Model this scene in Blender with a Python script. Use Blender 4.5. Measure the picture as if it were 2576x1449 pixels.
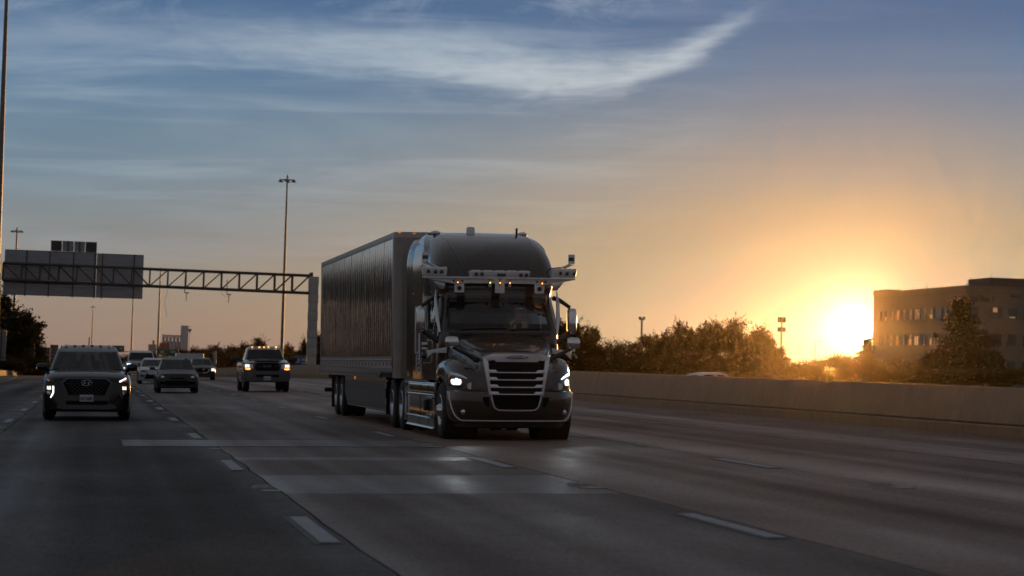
import bpy, bmesh, math, random
from math import sin, cos, pi, sqrt, atan2, radians, exp
from mathutils import Vector, Matrix
from mathutils.bvhtree import BVHTree
from mathutils.geometry import delaunay_2d_cdt

for o in list(bpy.data.objects):
    bpy.data.objects.remove(o)
SC = bpy.context.scene
COL = SC.collection
random.seed(7)

# ------------------------------------------------------------------ camera
# world: X across the lanes (right), Y up the road, Z up, road surface at z = 0
FPX = 6136.0                      # focal length in pixels of a 2576 px wide picture
EYE = Vector((0, 0, 1.4))
_h = Vector((cos(radians(.5)), -sin(radians(.5)), 0))
_Y = Vector((-1047 / FPX, -176.5 / FPX, -1)).normalized()
_Z = _h.cross(_Y).normalized()
_X = _Y.cross(_Z)
CM = Matrix((_X, _Y, _Z))         # camera axes -> world
cam_d = bpy.data.cameras.new('camera')
cam = bpy.data.objects.new('camera', cam_d)
COL.objects.link(cam)
cam.matrix_world = Matrix.Translation(EYE) @ CM.to_4x4()
cam_d.sensor_width = 36
cam_d.lens = FPX / 2576 * 36
cam_d.clip_start, cam_d.clip_end = .5, 12000
cam_d.dof.use_dof = True
cam_d.dof.focus_distance = 45
cam_d.dof.aperture_fstop = 3.2
SC.camera = cam
SC.render.resolution_x, SC.render.resolution_y = 1024, 576


def at(x, y, Y):
    """the world point that far up the road on the sight line through (x, y) of a 2576 px wide view"""
    d = CM @ Vector(((x - 1288) / FPX, -(y - 724.5) / FPX, -1))
    return EYE + d * (Y / d.y)


# ------------------------------------------------------------------ world, sun, exposure
SUN_DIR = (at(2146, 826, 1000) - EYE).normalized()
SUN_AZ = atan2(SUN_DIR.x, SUN_DIR.y)
SUN_EL = math.asin(SUN_DIR.z)
world = bpy.data.worlds.new('World')
SC.world = world
world.use_nodes = True
NT = world.node_tree
NT.nodes.clear()


def wn(kind, **kw):
    n = NT.nodes.new('ShaderNode' + kind)
    for k, v in kw.items():
        setattr(n, k, v)
    return n


def wput(sock, v):
    if hasattr(v, 'is_output'):
        NT.links.new(v, sock)
    else:
        sock.default_value = v


def wm(op, a, b=0.0, c=0.0, clamp=False):
    n = wn('Math', operation=op, use_clamp=clamp)
    for i, v in enumerate((a, b, c)):
        wput(n.inputs[i], v)
    return n.outputs[0]


def wramp(fac, stops, interp='LINEAR'):
    n = wn('ValToRGB')
    r = n.color_ramp
    r.interpolation = interp
    while len(r.elements) < len(stops):
        r.elements.new(.5)
    for e, (p, c) in zip(r.elements, sorted(stops)):
        e.position = p
        e.color = tuple(c) + ((1.0,) if len(c) == 3 else ())
    wput(n.inputs[0], fac)
    return n


def wmix(fac, a, b, mode='MIX'):
    n = wn('Mix', data_type='RGBA', blend_type=mode)
    wput(n.inputs[0], fac)
    for i, v in ((6, a), (7, b)):
        wput(n.inputs[i], v if hasattr(v, 'is_output') else tuple(v) + (1.0,))
    return n.outputs[2]


def wsmooth(v, a, b):
    n = wn('MapRange', interpolation_type='SMOOTHSTEP')
    for i, q in enumerate((v, a, b, 0.0, 1.0)):
        wput(n.inputs[i], q)
    return n.outputs[0]


def wcurve(v, pts, x0, x1):
    """piecewise curve through pts (x in x0..x1, y in 0..1)"""
    t = wm('DIVIDE', wm('SUBTRACT', v, x0), x1 - x0, clamp=True)
    n = wn('FloatCurve')
    c = n.mapping.curves[0]
    pts = [((x - x0) / (x1 - x0), y) for x, y in pts]
    while len(c.points) < len(pts):
        c.points.new(.5, .5)
    for p, (x, y) in zip(c.points, pts):
        p.location = (x, y)
    n.mapping.update()
    NT.links.new(t, n.inputs[1])
    return n.outputs[0]


tc = wn('TexCoord')
vec = tc.outputs['Generated']
sep = wn('SeparateXYZ')
NT.links.new(vec, sep.inputs[0])
DX, DY, DZ = sep.outputs
AZ = wm('MULTIPLY', wm('ARCTAN2', DX, DY), 57.29578)
EL = wm('MULTIPLY', wm('ARCSINE', DZ), 57.29578)
ELP = wm('MAXIMUM', EL, 0.0)
T = wm('DIVIDE', ELP, wm('ADD', ELP, 8.0))


def tt(e):
    return e / (e + 8.0)


base = wramp(T, [(0, (.32, .215, .175)), (tt(1.2), (.315, .25, .20)), (tt(1.9), (.295, .265, .22)), (tt(2.65), (.245, .25, .25)),
                 (tt(3.3), (.222, .262, .28)), (tt(4.3), (.18, .256, .318)), (tt(5.3), (.146, .24, .325)), (tt(7), (.098, .198, .335)),
                 (tt(8.6), (.062, .142, .285)), (tt(12), (.090, .118, .165)), (tt(22), (.120, .122, .135)), (tt(60), (.130, .130, .142))])
# away from the sun the evening sky is dimmer and mauve
back = wramp(T, [(0, (.15, .138, .145)), (tt(8), (.205, .19, .20)), (tt(22), (.185, .182, .20)), (tt(60), (.125, .132, .155))])
wB = wsmooth(wm('MULTIPLY', wm('ADD', wm('MULTIPLY', DX, sin(SUN_AZ)), wm('MULTIPLY', DY, cos(SUN_AZ))), -1.0), -.75, .35)
col = wmix(wB, base.outputs[0], back.outputs[0])
# warm glow round the sun, wider along the horizon than upwards
dA = wm('SUBTRACT', AZ, math.degrees(SUN_AZ))
dE = wm('SUBTRACT', EL, math.degrees(SUN_EL))
S2 = wm('SQRT', wm('ADD', wm('MULTIPLY', wm('MULTIPLY', dA, .38), wm('MULTIPLY', dA, .38)), wm('MULTIPLY', dE, dE)))
glow = wramp(wm('DIVIDE', S2, 10.0, clamp=True),
             [(0, (.38, .41, .40)), (.09, (.33, .37, .33)), (.14, (.35, .37, .30)), (.20, (.40, .39, .28)), (.26, (.45, .385, .25)), (.34, (.60, .435, .21)), (.6, (.68, .43, .17))])
glow_w = wramp(wm('DIVIDE', S2, 10.0, clamp=True),
               [(0, (1, 1, 1)), (.20, (1, 1, 1)), (.26, (.78,) * 3), (.34, (.38,) * 3), (.43, (.25,) * 3), (.48, (.17,) * 3), (.53, (.11,) * 3), (.6, (.05,) * 3), (.7, (.01,) * 3), (.8, (0, 0, 0))])
# high thin cloud: streaks drawn out along the horizon, and one bright plume
crd = wn('CombineXYZ')
NT.links.new(AZ, crd.inputs[0])
NT.links.new(EL, crd.inputs[1])


def streaks(sx, sy, rot, detail, dist, seed):
    m = wn('Mapping')
    m.inputs['Rotation'].default_value = (0, 0, rot)
    m.inputs['Scale'].default_value = (sx, sy, 1)
    m.inputs['Location'].default_value = (seed, seed * .7, seed)
    NT.links.new(crd.outputs[0], m.inputs[0])
    n = wn('TexNoise')
    n.inputs['Scale'].default_value = 1
    n.inputs['Detail'].default_value = detail
    n.inputs['Roughness'].default_value = .58
    n.inputs['Distortion'].default_value = dist
    NT.links.new(m.outputs[0], n.inputs[0])
    return n.outputs[0]


thin = wsmooth(streaks(.13, 1.7, .05, 6, .5, 3.1), .42, .74)
thin2 = wsmooth(streaks(.10, .5, -.05, 4, .4, 8.3), .45, .75)
veil = wm('MULTIPLY', wm('SUBTRACT', 1.0, wm('MULTIPLY', wsmooth(AZ, 10.5, 16), .8)), wm('ADD', wm('MULTIPLY', thin, .55), wm('MULTIPLY', thin2, .35)))
veil = wm('MULTIPLY', veil, wsmooth(EL, .8, 4.5))
# plume: its lower edge (elevation in degrees over azimuth) and how strong and how deep it is
XA, XB = -3.0, 17.0
low = wm('MULTIPLY', wcurve(AZ, [(-3, .715), (0, .70), (3, .690), (6, .668), (8.5, .648), (10, .632), (11.2, .630), (12.2, .642), (13.2, .676), (14.1, .723), (15.1, .785), (17, .90)], XA, XB), 10.0)
amp = wcurve(AZ, [(-3, .10), (0, .22), (3, .34), (6, .55), (8.5, .85), (11, 1.0), (12.5, 1.0), (13.8, .92), (14.6, .65), (15.2, .28), (15.8, 0), (17, 0)], XA, XB)
thick = wm('MULTIPLY', wcurve(AZ, [(-3, .8), (4, .8), (7, .75), (9.5, .78), (11, .66), (12.2, .56), (13.5, .46), (14.5, .36), (15.3, .22), (17, .2)], XA, XB), 2.0)
warp = wm('MULTIPLY', wm('SUBTRACT', streaks(.5, 1.9, .18, 7, .6, 5.5), .5), .9)
up = wm('ADD', wm('SUBTRACT', EL, low), warp)
fib = streaks(.42, 3.6, -.22, 7, .9, 1.7)
fib2 = streaks(1.3, 5.5, .42, 7, .8, 9.9)
body = wm('MULTIPLY', wsmooth(up, -.22, .42), wm('SUBTRACT', 1.0, wsmooth(up, .15, thick)))
body2 = wm('MULTIPLY', wsmooth(wm('ADD', up, .55), -.1, .35), wm('SUBTRACT', 1.0, wsmooth(up, -.1, .35)))
plume = wm('MULTIPLY', wm('MULTIPLY', body, amp), wm('ADD', .12, wm('ADD', wm('MULTIPLY', fib, .85), wm('MULTIPLY', fib2, .55))))
soft = wm('MULTIPLY', wm('MULTIPLY', body2, wcurve(AZ, [(-3, .1), (3, .25), (7, .5), (11, .55), (12.2, .35), (12.8, .05), (14, 0), (17, 0)], XA, XB)), wsmooth(fib, .35, .75))
hi = wm('MULTIPLY', wsmooth(EL, 7.3, 8.6), wm('MULTIPLY', wsmooth(streaks(.55, .9, .9, 6, 1.2, 12.3), .47, .72), wcurve(AZ, [(-3, .2), (0, .55), (5, .35), (8, .5), (11, .6), (13.5, .45), (16, .1), (17, .05)], XA, XB)))
plume = wm('ADD', plume, wm('ADD', wm('MULTIPLY', soft, .30), wm('MULTIPLY', hi, .42)))
gap = wm('SUBTRACT', 1.0, wm('MULTIPLY', wsmooth(fib, .5, .72), .12))
plume = wm('MULTIPLY', plume, gap)
cl = wm('ADD', wm('MULTIPLY', veil, .46), wm('MULTIPLY', plume, 1.08), clamp=True)
col = wmix(wm('MULTIPLY', cl, wm('SUBTRACT', 1.0, wm('MULTIPLY', wB, .8))), col, (.49, .58, .645))
col = wmix(wm('MULTIPLY', glow_w.outputs[0], 1.0), col, glow.outputs[0])
col = wmix(wm('MULTIPLY', plume, .25, clamp=True), col, (.55, .60, .64))
# the sun itself, seen through the low haze
dv = wn('VectorMath', operation='DOT_PRODUCT')
NT.links.new(vec, dv.inputs[0])
dv.inputs[1].default_value = SUN_DIR
S = wm('MULTIPLY', wm('ARCCOSINE', wm('MINIMUM', dv.outputs['Value'], 1.0)), 57.29578)
disc = wm('MULTIPLY', wm('SUBTRACT', 1.0, wsmooth(S, .25, .50)), 14.0)
aur = wm('MULTIPLY', wm('EXPONENT', wm('DIVIDE', S, -.40)), 3.2)
aur2 = wm('MULTIPLY', wm('EXPONENT', wm('DIVIDE', S, -1.3)), .12)
sc1 = wn('VectorMath', operation='SCALE')
sc1.inputs[0].default_value = (1.0, .90, .66)
wput(sc1.inputs['Scale'], wm('ADD', disc, aur))
sc2 = wn('VectorMath', operation='SCALE')
sc2.inputs[0].default_value = (1.0, .66, .22)
wput(sc2.inputs['Scale'], aur2)
col = wmix(1.0, col, sc1.outputs[0], 'ADD')
col = wmix(1.0, col, sc2.outputs[0], 'ADD')
sky_t = wn('TexSky', sky_type='NISHITA')
sky_t.sun_disc = False
sky_t.sun_elevation = SUN_EL
sky_t.sun_rotation = SUN_AZ
sky_t.dust_density = 2.0
sky_t.ozone_density = 2.0
SKY_STRENGTH = .10
big = wn('VectorMath', operation='SCALE')
NT.links.new(col, big.inputs[0])
big.inputs['Scale'].default_value = 1 / SKY_STRENGTH
mixed = wmix(.05, big.outputs[0], sky_t.outputs[0])
bg = wn('Background')
bg.inputs['Strength'].default_value = SKY_STRENGTH
NT.links.new(mixed, bg.inputs[0])
wout = wn('OutputWorld')
NT.links.new(bg.outputs[0], wout.inputs[0])

sun_d = bpy.data.lights.new('sun', 'SUN')
sun_d.energy = 3.0
sun_d.angle = radians(.53)
sun_d.color = (1.0, .46, .12)
sun = bpy.data.objects.new('sun', sun_d)
COL.objects.link(sun)
sun.rotation_euler = (-SUN_DIR).to_track_quat('-Z', 'Y').to_euler()

SC.view_settings.view_transform = 'Standard'
SC.view_settings.look = 'None'
SC.view_settings.gamma = 1
SC.view_settings.use_curve_mapping = False
SC.view_settings.exposure = 0
SC.render.engine = 'CYCLES'
SC.cycles.use_denoising = True
SC.cycles.max_bounces = 8
SC.cycles.transparent_max_bounces = 24
SC.cycles.volume_bounces = 0
SC.cycles.sample_clamp_indirect = 6


# ------------------------------------------------------------------ mesh building
class MB:
    """collects shapes into one mesh"""

    def __init__(self):
        self.v, self.f = [], []

    def add(self, vs, fs):
        n = len(self.v)
        self.v += [tuple(p) for p in vs]
        self.f += [tuple(i + n for i in q) for q in fs]
        return self

    def box(self, c, s, rot=None):
        x, y, z = (k / 2 for k in s)
        vs = [Vector((i * x, j * y, k * z)) for i in (-1, 1) for j in (-1, 1) for k in (-1, 1)]
        if rot is not None:
            vs = [rot @ p for p in vs]
        vs = [p + Vector(c) for p in vs]
        return self.add(vs, [(0, 1, 3, 2), (4, 6, 7, 5), (0, 4, 5, 1), (2, 3, 7, 6), (0, 2, 6, 4), (1, 5, 7, 3)])

    def prism(self, poly, axis, a, b):
        """poly in the plane across the axis; for y: (x, z), x: (y, z), z: (x, y)"""
        def p3(p, t):
            return {'x': (t, p[0], p[1]), 'y': (p[0], t, p[1]), 'z': (p[0], p[1], t)}[axis]
        n = len(poly)
        vs = [p3(p, a) for p in poly] + [p3(p, b) for p in poly]
        fs = [tuple(range(n)), tuple(range(2 * n - 1, n - 1, -1))]
        fs += [(i, (i + 1) % n, n + (i + 1) % n, n + i) for i in range(n)]
        return self.add(vs, fs)

    def loft(self, rings, close=False, cap=False):
        n = len(rings[0])
        vs = [p for r in rings for p in r]
        fs = []
        for k in range(len(rings) - 1):
            for i in range(n if close else n - 1):
                j = (i + 1) % n
                fs.append((k * n + i, k * n + j, (k + 1) * n + j, (k + 1) * n + i))
        if cap:
            fs.append(tuple(range(n)))
            fs.append(tuple((len(rings) - 1) * n + i for i in reversed(range(n))))
        return self.add(vs, fs)

    def tube(self, pts, r, n=8, cap=True):
        pts = [Vector(p) for p in pts]
        rs = r if isinstance(r, (list, tuple)) else [r] * len(pts)
        rings, prev = [], None
        for i, p in enumerate(pts):
            d = (pts[min(i + 1, len(pts) - 1)] - pts[max(i - 1, 0)]).normalized()
            if prev is None:
                a = d.orthogonal().normalized()
            else:
                a = prev - d * prev.dot(d)
                a = a.normalized() if a.length > 1e-5 else d.orthogonal().normalized()
            prev = a
            b = d.cross(a)
            rings.append([p + (a * cos(2 * pi * k / n) + b * sin(2 * pi * k / n)) * rs[i] for k in range(n)])
        return self.loft(rings, True, cap)

    def bar(self, a, b, w, h, up=(0, 0, 1)):
        a, b = Vector(a), Vector(b)
        d = (b - a).normalized()
        s = d.cross(Vector(up))
        s = s.normalized() if s.length > 1e-5 else d.orthogonal().normalized()
        u = s.cross(d)
        q = [(-1, -1), (1, -1), (1, 1), (-1, 1)]
        return self.loft([[p + s * i * w / 2 + u * j * h / 2 for i, j in q] for p in (a, b)], True, True)

    def lathe(self, prof, c, axis='x', n=24, sgn=1, cap=True):
        """prof: (distance along the axis, radius)"""
        rings = []
        for t, r in prof:
            ring = []
            for k in range(n):
                ca, sa = cos(2 * pi * k / n) * r, sin(2 * pi * k / n) * r
                p = {'x': (t * sgn, ca, sa), 'y': (ca, t * sgn, sa), 'z': (ca, sa, t * sgn)}[axis]
                ring.append(Vector(p) + Vector(c))
            rings.append(ring)
        return self.loft(rings, True, cap)

    def ball(self, c, r, n=10, m=8, sq=1.0):
        rx, ry, rz = r if isinstance(r, (list, tuple)) else (r, r, r)

        def pw(t):
            return math.copysign(abs(t) ** sq, t)
        rings = []
        for i in range(m + 1):
            th = -pi / 2 + pi * i / m
            rings.append([Vector(c) + Vector((rx * pw(cos(th)) * pw(cos(2 * pi * k / n)), ry * pw(cos(th)) * pw(sin(2 * pi * k / n)), rz * pw(sin(th)))) for k in range(n)])
        return self.loft(rings, True)

    def warp(self, fn):
        self.v = [tuple(fn(Vector(p))) for p in self.v]
        return self

    def mirrored(self):
        n = len(self.v)
        self.v += [(-p[0], p[1], p[2]) for p in self.v]
        self.f += [tuple(i + n for i in reversed(q)) for q in self.f]
        return self

    def mesh(self, name, mat=None, bevel=0, seg=2, ang=35, weld=True, bevel_ang=30):
        me = bpy.data.meshes.new(name)
        me.from_pydata(self.v, [], self.f)
        bm = bmesh.new()
        bm.from_mesh(me)
        if weld:
            bmesh.ops.remove_doubles(bm, verts=bm.verts, dist=1e-5)
        bmesh.ops.recalc_face_normals(bm, faces=bm.faces)
        if bevel:
            es = [e for e in bm.edges if len(e.link_faces) == 2 and e.calc_face_angle(0) > radians(bevel_ang)]
            bmesh.ops.bevel(bm, geom=es, offset=bevel, segments=seg, affect='EDGES', clamp_overlap=True, profile=.6)
        bm.to_mesh(me)
        bm.free()
        for p in me.polygons:
            p.use_smooth = True
        me.set_sharp_from_angle(angle=radians(ang))
        if mat:
            me.materials.append(mat)
        return me

    def build(self, name, mat, parent=None, **kw):
        return link(name, self.mesh(name, mat, **kw), parent)


def link(name, data, parent=None, loc=None, rot=None):
    o = bpy.data.objects.new(name, data)
    COL.objects.link(o)
    if parent is not None:
        o.parent = parent
    if loc is not None:
        o.location = loc
    if rot is not None:
        o.rotation_euler = rot
    return o


def tag(o, label, cat, group=None):
    o['label'], o['category'] = label, cat
    if group:
        o['group'] = group
    return o


def thing(name, label, cat, loc=(0, 0, 0), rz=0, group=None, lean=0):
    o = link(name, None, None, loc, (0, lean, rz))
    o.empty_display_size = .2
    return tag(o, label, cat, group)


def struct(o):
    o['kind'] = 'structure'
    return o


def stuff(o):
    o['kind'] = 'stuff'
    return o


def copy_tree(o, parent=None):
    c = o.copy()
    COL.objects.link(c)
    c.parent = parent
    for ch in [q for q in bpy.data.objects if q.parent == o]:
        copy_tree(ch, c)
    return c


def cr(tab, t):
    """smooth interpolation through a table of (t, value)"""
    if t <= tab[0][0]:
        return tab[0][1]
    if t >= tab[-1][0]:
        return tab[-1][1]
    i = max(k for k in range(len(tab) - 1) if tab[k][0] <= t)
    (t0, a), (t1, b) = tab[i], tab[i + 1]

    def sl(j):
        if j <= 0 or j >= len(tab) - 1:
            k = 0 if j <= 0 else len(tab) - 2
            return (tab[k + 1][1] - tab[k][1]) / (tab[k + 1][0] - tab[k][0])
        s1 = (tab[j][1] - tab[j - 1][1]) / (tab[j][0] - tab[j - 1][0])
        s2 = (tab[j + 1][1] - tab[j][1]) / (tab[j + 1][0] - tab[j][0])
        return 0 if s1 * s2 <= 0 else 2 * s1 * s2 / (s1 + s2)
    h = t1 - t0
    u = (t - t0) / h
    m0, m1 = sl(i) * h, sl(i + 1) * h
    return (2 * u**3 - 3 * u**2 + 1) * a + (u**3 - 2 * u**2 + u) * m0 + (-2 * u**3 + 3 * u**2) * b + (u**3 - u**2) * m1


def spline(pts, n):
    """n points evenly along a smooth curve through pts"""
    pts = [Vector(p) for p in pts]
    s = [0]
    for a, b in zip(pts, pts[1:]):
        s.append(s[-1] + (b - a).length)
    dim = len(pts[0])
    tabs = [[(s[i], p[k]) for i, p in enumerate(pts)] for k in range(dim)]
    return [Vector([cr(tb, s[-1] * i / (n - 1)) for tb in tabs]) for i in range(n)]


def bvh_of(*objs):
    vs, fs = [], []
    for o in objs:
        n = len(vs)
        vs += [v.co.copy() for v in o.data.vertices]
        fs += [tuple(i + n for i in p.vertices) for p in o.data.polygons]
    return BVHTree.FromPolygons(vs, fs)


def inside(p, poly):
    c = False
    for i in range(len(poly)):
        a, b = poly[i], poly[i - 1]
        if (a[1] > p[1]) != (b[1] > p[1]) and p[0] < (b[0] - a[0]) * (p[1] - a[1]) / (b[1] - a[1]) + a[0]:
            c = not c
    return c


def patch(bvh, poly, off=.006, step=.04, axis='y', sgn=1, thick=.012):
    """a panel that follows the body: the outline (x, z) cast along y (or (y, z) cast along x) onto it"""
    pts = []
    n = len(poly)
    for i in range(n):
        a, b = Vector(poly[i]), Vector(poly[(i + 1) % n])
        k = max(1, int((b - a).length / step))
        pts += [a.lerp(b, j / k) for j in range(k)]
    nb = len(pts)
    edges = [(i, (i + 1) % nb) for i in range(nb)]
    x0, x1 = min(p[0] for p in pts), max(p[0] for p in pts)
    y0, y1 = min(p[1] for p in pts), max(p[1] for p in pts)
    x = x0 + step / 2
    while x < x1:
        y = y0 + step / 2
        while y < y1:
            if inside((x, y), pts[:nb]) and min((Vector((x, y)) - p).length for p in pts[:nb]) > step * .4:
                pts.append(Vector((x, y)))
            y += step
        x += step
    vo, _, fo, *_ = delaunay_2d_cdt(pts, edges, [], 1, 1e-6)
    out, last = [], None
    for p in vo:
        o = Vector((p[0], -30 * sgn, p[1])) if axis == 'y' else Vector((-30 * sgn, p[0], p[1]))
        d = Vector((0, sgn, 0)) if axis == 'y' else Vector((sgn, 0, 0))
        hit, nrm, _, _ = bvh.ray_cast(o, d)
        if hit is None:
            out.append(None)
            continue
        if nrm.dot(d) > 0:
            nrm = -nrm
        out.append(hit - d * off * .6 + nrm * off * .4)
    good = [i for i, p in enumerate(out) if p is not None]
    for i, p in enumerate(out):
        if p is None:
            j = min(good, key=lambda k: (vo[k] - vo[i]).length)
            q = out[j].copy()
            if axis == 'y':
                q.x, q.z = vo[i][0], vo[i][1]
            else:
                q.y, q.z = vo[i][0], vo[i][1]
            out[i] = q
    m = MB()
    m.v = [tuple(p) for p in out]
    m.f = [tuple(q) for q in fo]
    # give it thickness: a second layer behind and a rim
    k = len(m.v)
    back = Vector((0, sgn * thick, 0)) if axis == 'y' else Vector((sgn * thick, 0, 0))
    m.v += [tuple(Vector(p) + back) for p in out]
    cnt = {}
    for q in fo:
        for a, b in zip(q, q[1:] + q[:1]):
            cnt[(a, b)] = 1
    rim = [(a, b) for (a, b) in cnt if (b, a) not in cnt]
    m.f += [(b, a, a + k, b + k) for a, b in rim]
    return m


def on_surface(bvh, x, z, off=.004, sgn=1):
    hit, nrm, _, _ = bvh.ray_cast(Vector((x, -30 * sgn, z)), Vector((0, sgn, 0)))
    return Vector((x, (hit.y if hit else 0) - off * sgn, z))


def on_side(bvh, y, z, side, off=.004):
    hit, nrm, _, _ = bvh.ray_cast(Vector((side * 30, y, z)), Vector((-side, 0, 0)))
    return Vector(((hit.x if hit else side) + side * off, y, z))


def text_mesh(name, body, mat, size, depth, shear=0, width=None, bold=0):
    cu = bpy.data.curves.new(name, 'FONT')
    cu.body = body
    cu.size = size
    cu.extrude = depth
    cu.shear = shear
    cu.offset = bold
    cu.align_x, cu.align_y = 'CENTER', 'CENTER'
    cu.resolution_u = 3
    tmp = bpy.data.objects.new('tmp', cu)
    COL.objects.link(tmp)
    bpy.context.view_layer.update()
    me = bpy.data.meshes.new_from_object(tmp.evaluated_get(bpy.context.evaluated_depsgraph_get()))
    bpy.data.objects.remove(tmp)
    if width:
        xs = [v.co.x for v in me.vertices]
        s = width / (max(xs) - min(xs))
        c = (max(xs) + min(xs)) / 2
        for v in me.vertices:
            v.co.x = (v.co.x - c) * s
    me.materials.clear()
    me.materials.append(mat)
    return me


# ------------------------------------------------------------------ materials
def mat(name, c, rough=.5, metal=0.0, coat=0.0, var=.12, scale=3.0, bump=0.0, bscale=40.0, spec=.5, rvar=0.0, stretch=(1, 1, 1), var2=0.0, scale2=.4, coord='Object'):
    m = bpy.data.materials.new(name)
    m.use_nodes = True
    t = m.node_tree
    b = t.nodes['Principled BSDF']
    b.inputs['Roughness'].default_value = rough
    b.inputs['Metallic'].default_value = metal
    b.inputs['Coat Weight'].default_value = coat
    b.inputs['Coat Roughness'].default_value = .06
    if 'car paint' in name and metal < .35:
        b.inputs['Specular IOR Level'].default_value = spec * .2
    b.inputs['Specular IOR Level'].default_value = spec
    co = t.nodes.new('ShaderNodeTexCoord')
    mp = t.nodes.new('ShaderNodeMapping')
    mp.inputs['Scale'].default_value = stretch
    t.links.new(co.outputs[coord], mp.inputs[0])

    def noise(s, d):
        n = t.nodes.new('ShaderNodeTexNoise')
        n.inputs['Scale'].default_value = s
        n.inputs['Detail'].default_value = d
        n.inputs['Roughness'].default_value = .6
        t.links.new(mp.outputs[0], n.inputs[0])
        return n.outputs[0]

    def ramp(src, lo, hi):
        n = t.nodes.new('ShaderNodeMapRange')
        n.inputs[1].default_value, n.inputs[2].default_value = .3, .7
        n.inputs[3].default_value, n.inputs[4].default_value = lo, hi
        t.links.new(src, n.inputs[0])
        return n.outputs[0]
    n1 = noise(scale, 6)
    k = ramp(n1, 1 - var, 1 + var)
    if var2:
        k2 = ramp(noise(scale2, 4), 1 - var2, 1 + var2)
        mm = t.nodes.new('ShaderNodeMath')
        mm.operation = 'MULTIPLY'
        t.links.new(k, mm.inputs[0])
        t.links.new(k2, mm.inputs[1])
        k = mm.outputs[0]
    vs = t.nodes.new('ShaderNodeVectorMath')
    vs.operation = 'SCALE'
    vs.inputs[0].default_value = c
    t.links.new(k, vs.inputs['Scale'])
    t.links.new(vs.outputs[0], b.inputs['Base Color'])
    if rvar:
        t.links.new(ramp(noise(scale * 1.7, 5), rough - rvar, rough + rvar), b.inputs['Roughness'])
    if bump:
        bp = t.nodes.new('ShaderNodeBump')
        bp.inputs['Strength'].default_value = 1
        bp.inputs['Distance'].default_value = bump
        t.links.new(noise(bscale, 5), bp.inputs['Height'])
        t.links.new(bp.outputs[0], b.inputs['Normal'])
    return m


def lamp_mat(name, c, power, core=None):
    m = bpy.data.materials.new(name)
    m.use_nodes = True
    t = m.node_tree
    b = t.nodes['Principled BSDF']
    b.inputs['Base Color'].default_value = (*[min(1, k) * .6 for k in c], 1)
    b.inputs['Roughness'].default_value = .2
    n = t.nodes.new('ShaderNodeTexNoise')
    n.inputs['Scale'].default_value = 22
    co = t.nodes.new('ShaderNodeTexCoord')
    t.links.new(co.outputs['Object'], n.inputs[0])
    mr = t.nodes.new('ShaderNodeMapRange')
    mr.inputs[1].default_value, mr.inputs[2].default_value = .35, .65
    mr.inputs[3].default_value, mr.inputs[4].default_value = power * .4, power * 1.6
    t.links.new(n.outputs[0], mr.inputs[0])
    b.inputs['Emission Color'].default_value = (*c, 1)
    t.links.new(mr.outputs[0], b.inputs['Emission Strength'])
    return m


def glass_mat(name, tint, refl_rough=.02, dust=.0, ior=1.5):
    m = bpy.data.materials.new(name)
    m.use_nodes = True
    t = m.node_tree
    t.nodes.remove(t.nodes['Principled BSDF'])
    out = t.nodes['Material Output']
    tr = t.nodes.new('ShaderNodeBsdfTransparent')
    tr.inputs[0].default_value = (*tint, 1)
    gl = t.nodes.new('ShaderNodeBsdfGlossy')
    gl.inputs['Roughness'].default_value = refl_rough
    gl.inputs[0].default_value = (.9, .9, .9, 1)
    fr = t.nodes.new('ShaderNodeFresnel')
    fr.inputs[0].default_value = ior
    mx = t.nodes.new('ShaderNodeMixShader')
    t.links.new(fr.outputs[0], mx.inputs[0])
    t.links.new(tr.outputs[0], mx.inputs[1])
    t.links.new(gl.outputs[0], mx.inputs[2])
    res = mx.outputs[0]
    if dust:
        df = t.nodes.new('ShaderNodeBsdfDiffuse')
        df.inputs[0].default_value = (.35, .33, .30, 1)
        n = t.nodes.new('ShaderNodeTexNoise')
        n.inputs['Scale'].default_value = 2.5
        n.inputs['Detail'].default_value = 6
        co = t.nodes.new('ShaderNodeTexCoord')
        t.links.new(co.outputs['Object'], n.inputs[0])
        mr = t.nodes.new('ShaderNodeMapRange')
        mr.inputs[3].default_value, mr.inputs[4].default_value = dust * .4, dust * 1.6
        t.links.new(n.outputs[0], mr.inputs[0])
        m2 = t.nodes.new('ShaderNodeMixShader')
        t.links.new(mr.outputs[0], m2.inputs[0])
        t.links.new(res, m2.inputs[1])
        t.links.new(df.outputs[0], m2.inputs[2])
        res = m2.outputs[0]
    t.links.new(res, out.inputs['Surface'])
    return m


M = {}
M['paint'] = mat('bronze metallic paint', (.044, .031, .022), .27, .5, 1.0, .10, 220, rvar=.04)
M['paint_dark'] = mat('dark sleeper paint', (.040, .029, .021), .26, .45, 1.0, .10, 220)
M['silver'] = mat('satin silver plastic', (.72, .73, .77), .36, .55, 0, .06, 30)
M['white_metal'] = mat('white painted metal', (.70, .72, .74), .42, 0, .2, .06, 14)
M['chrome'] = mat('chrome', (.62, .64, .66), .09, 1.0, 0, .03, 8)
M['alu'] = mat('brushed aluminium', (.50, .52, .55), .27, .95, 0, .08, 25)
M['black_trim'] = mat('black plastic trim', (.018, .017, .016), .42, 0, 0, .2, 40)
M['black_gloss'] = mat('black gloss', (.010, .010, .011), .12, 0, .6, .1, 20)
M['mesh_black'] = mat('black grille mesh', (.006, .0055, .005), .8, 0, 0, .5, 120, bump=.006, bscale=160, spec=.15)
M['rubber'] = mat('tyre rubber', (.020, .019, .018), .75, 0, 0, .25, 25, bump=.003, bscale=90)
M['under'] = mat('dirty chassis black', (.016, .015, .014), .8, 0, 0, .3, 8)
M['glass_ws'] = glass_mat('laminated windscreen', (.78, .78, .74), .02, .010)
M['glass_car'] = glass_mat('car window glass', (.36, .38, .37), .02, .005)
M['glass_dark'] = glass_mat('tinted window glass', (.10, .10, .10), .02, .008)
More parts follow.
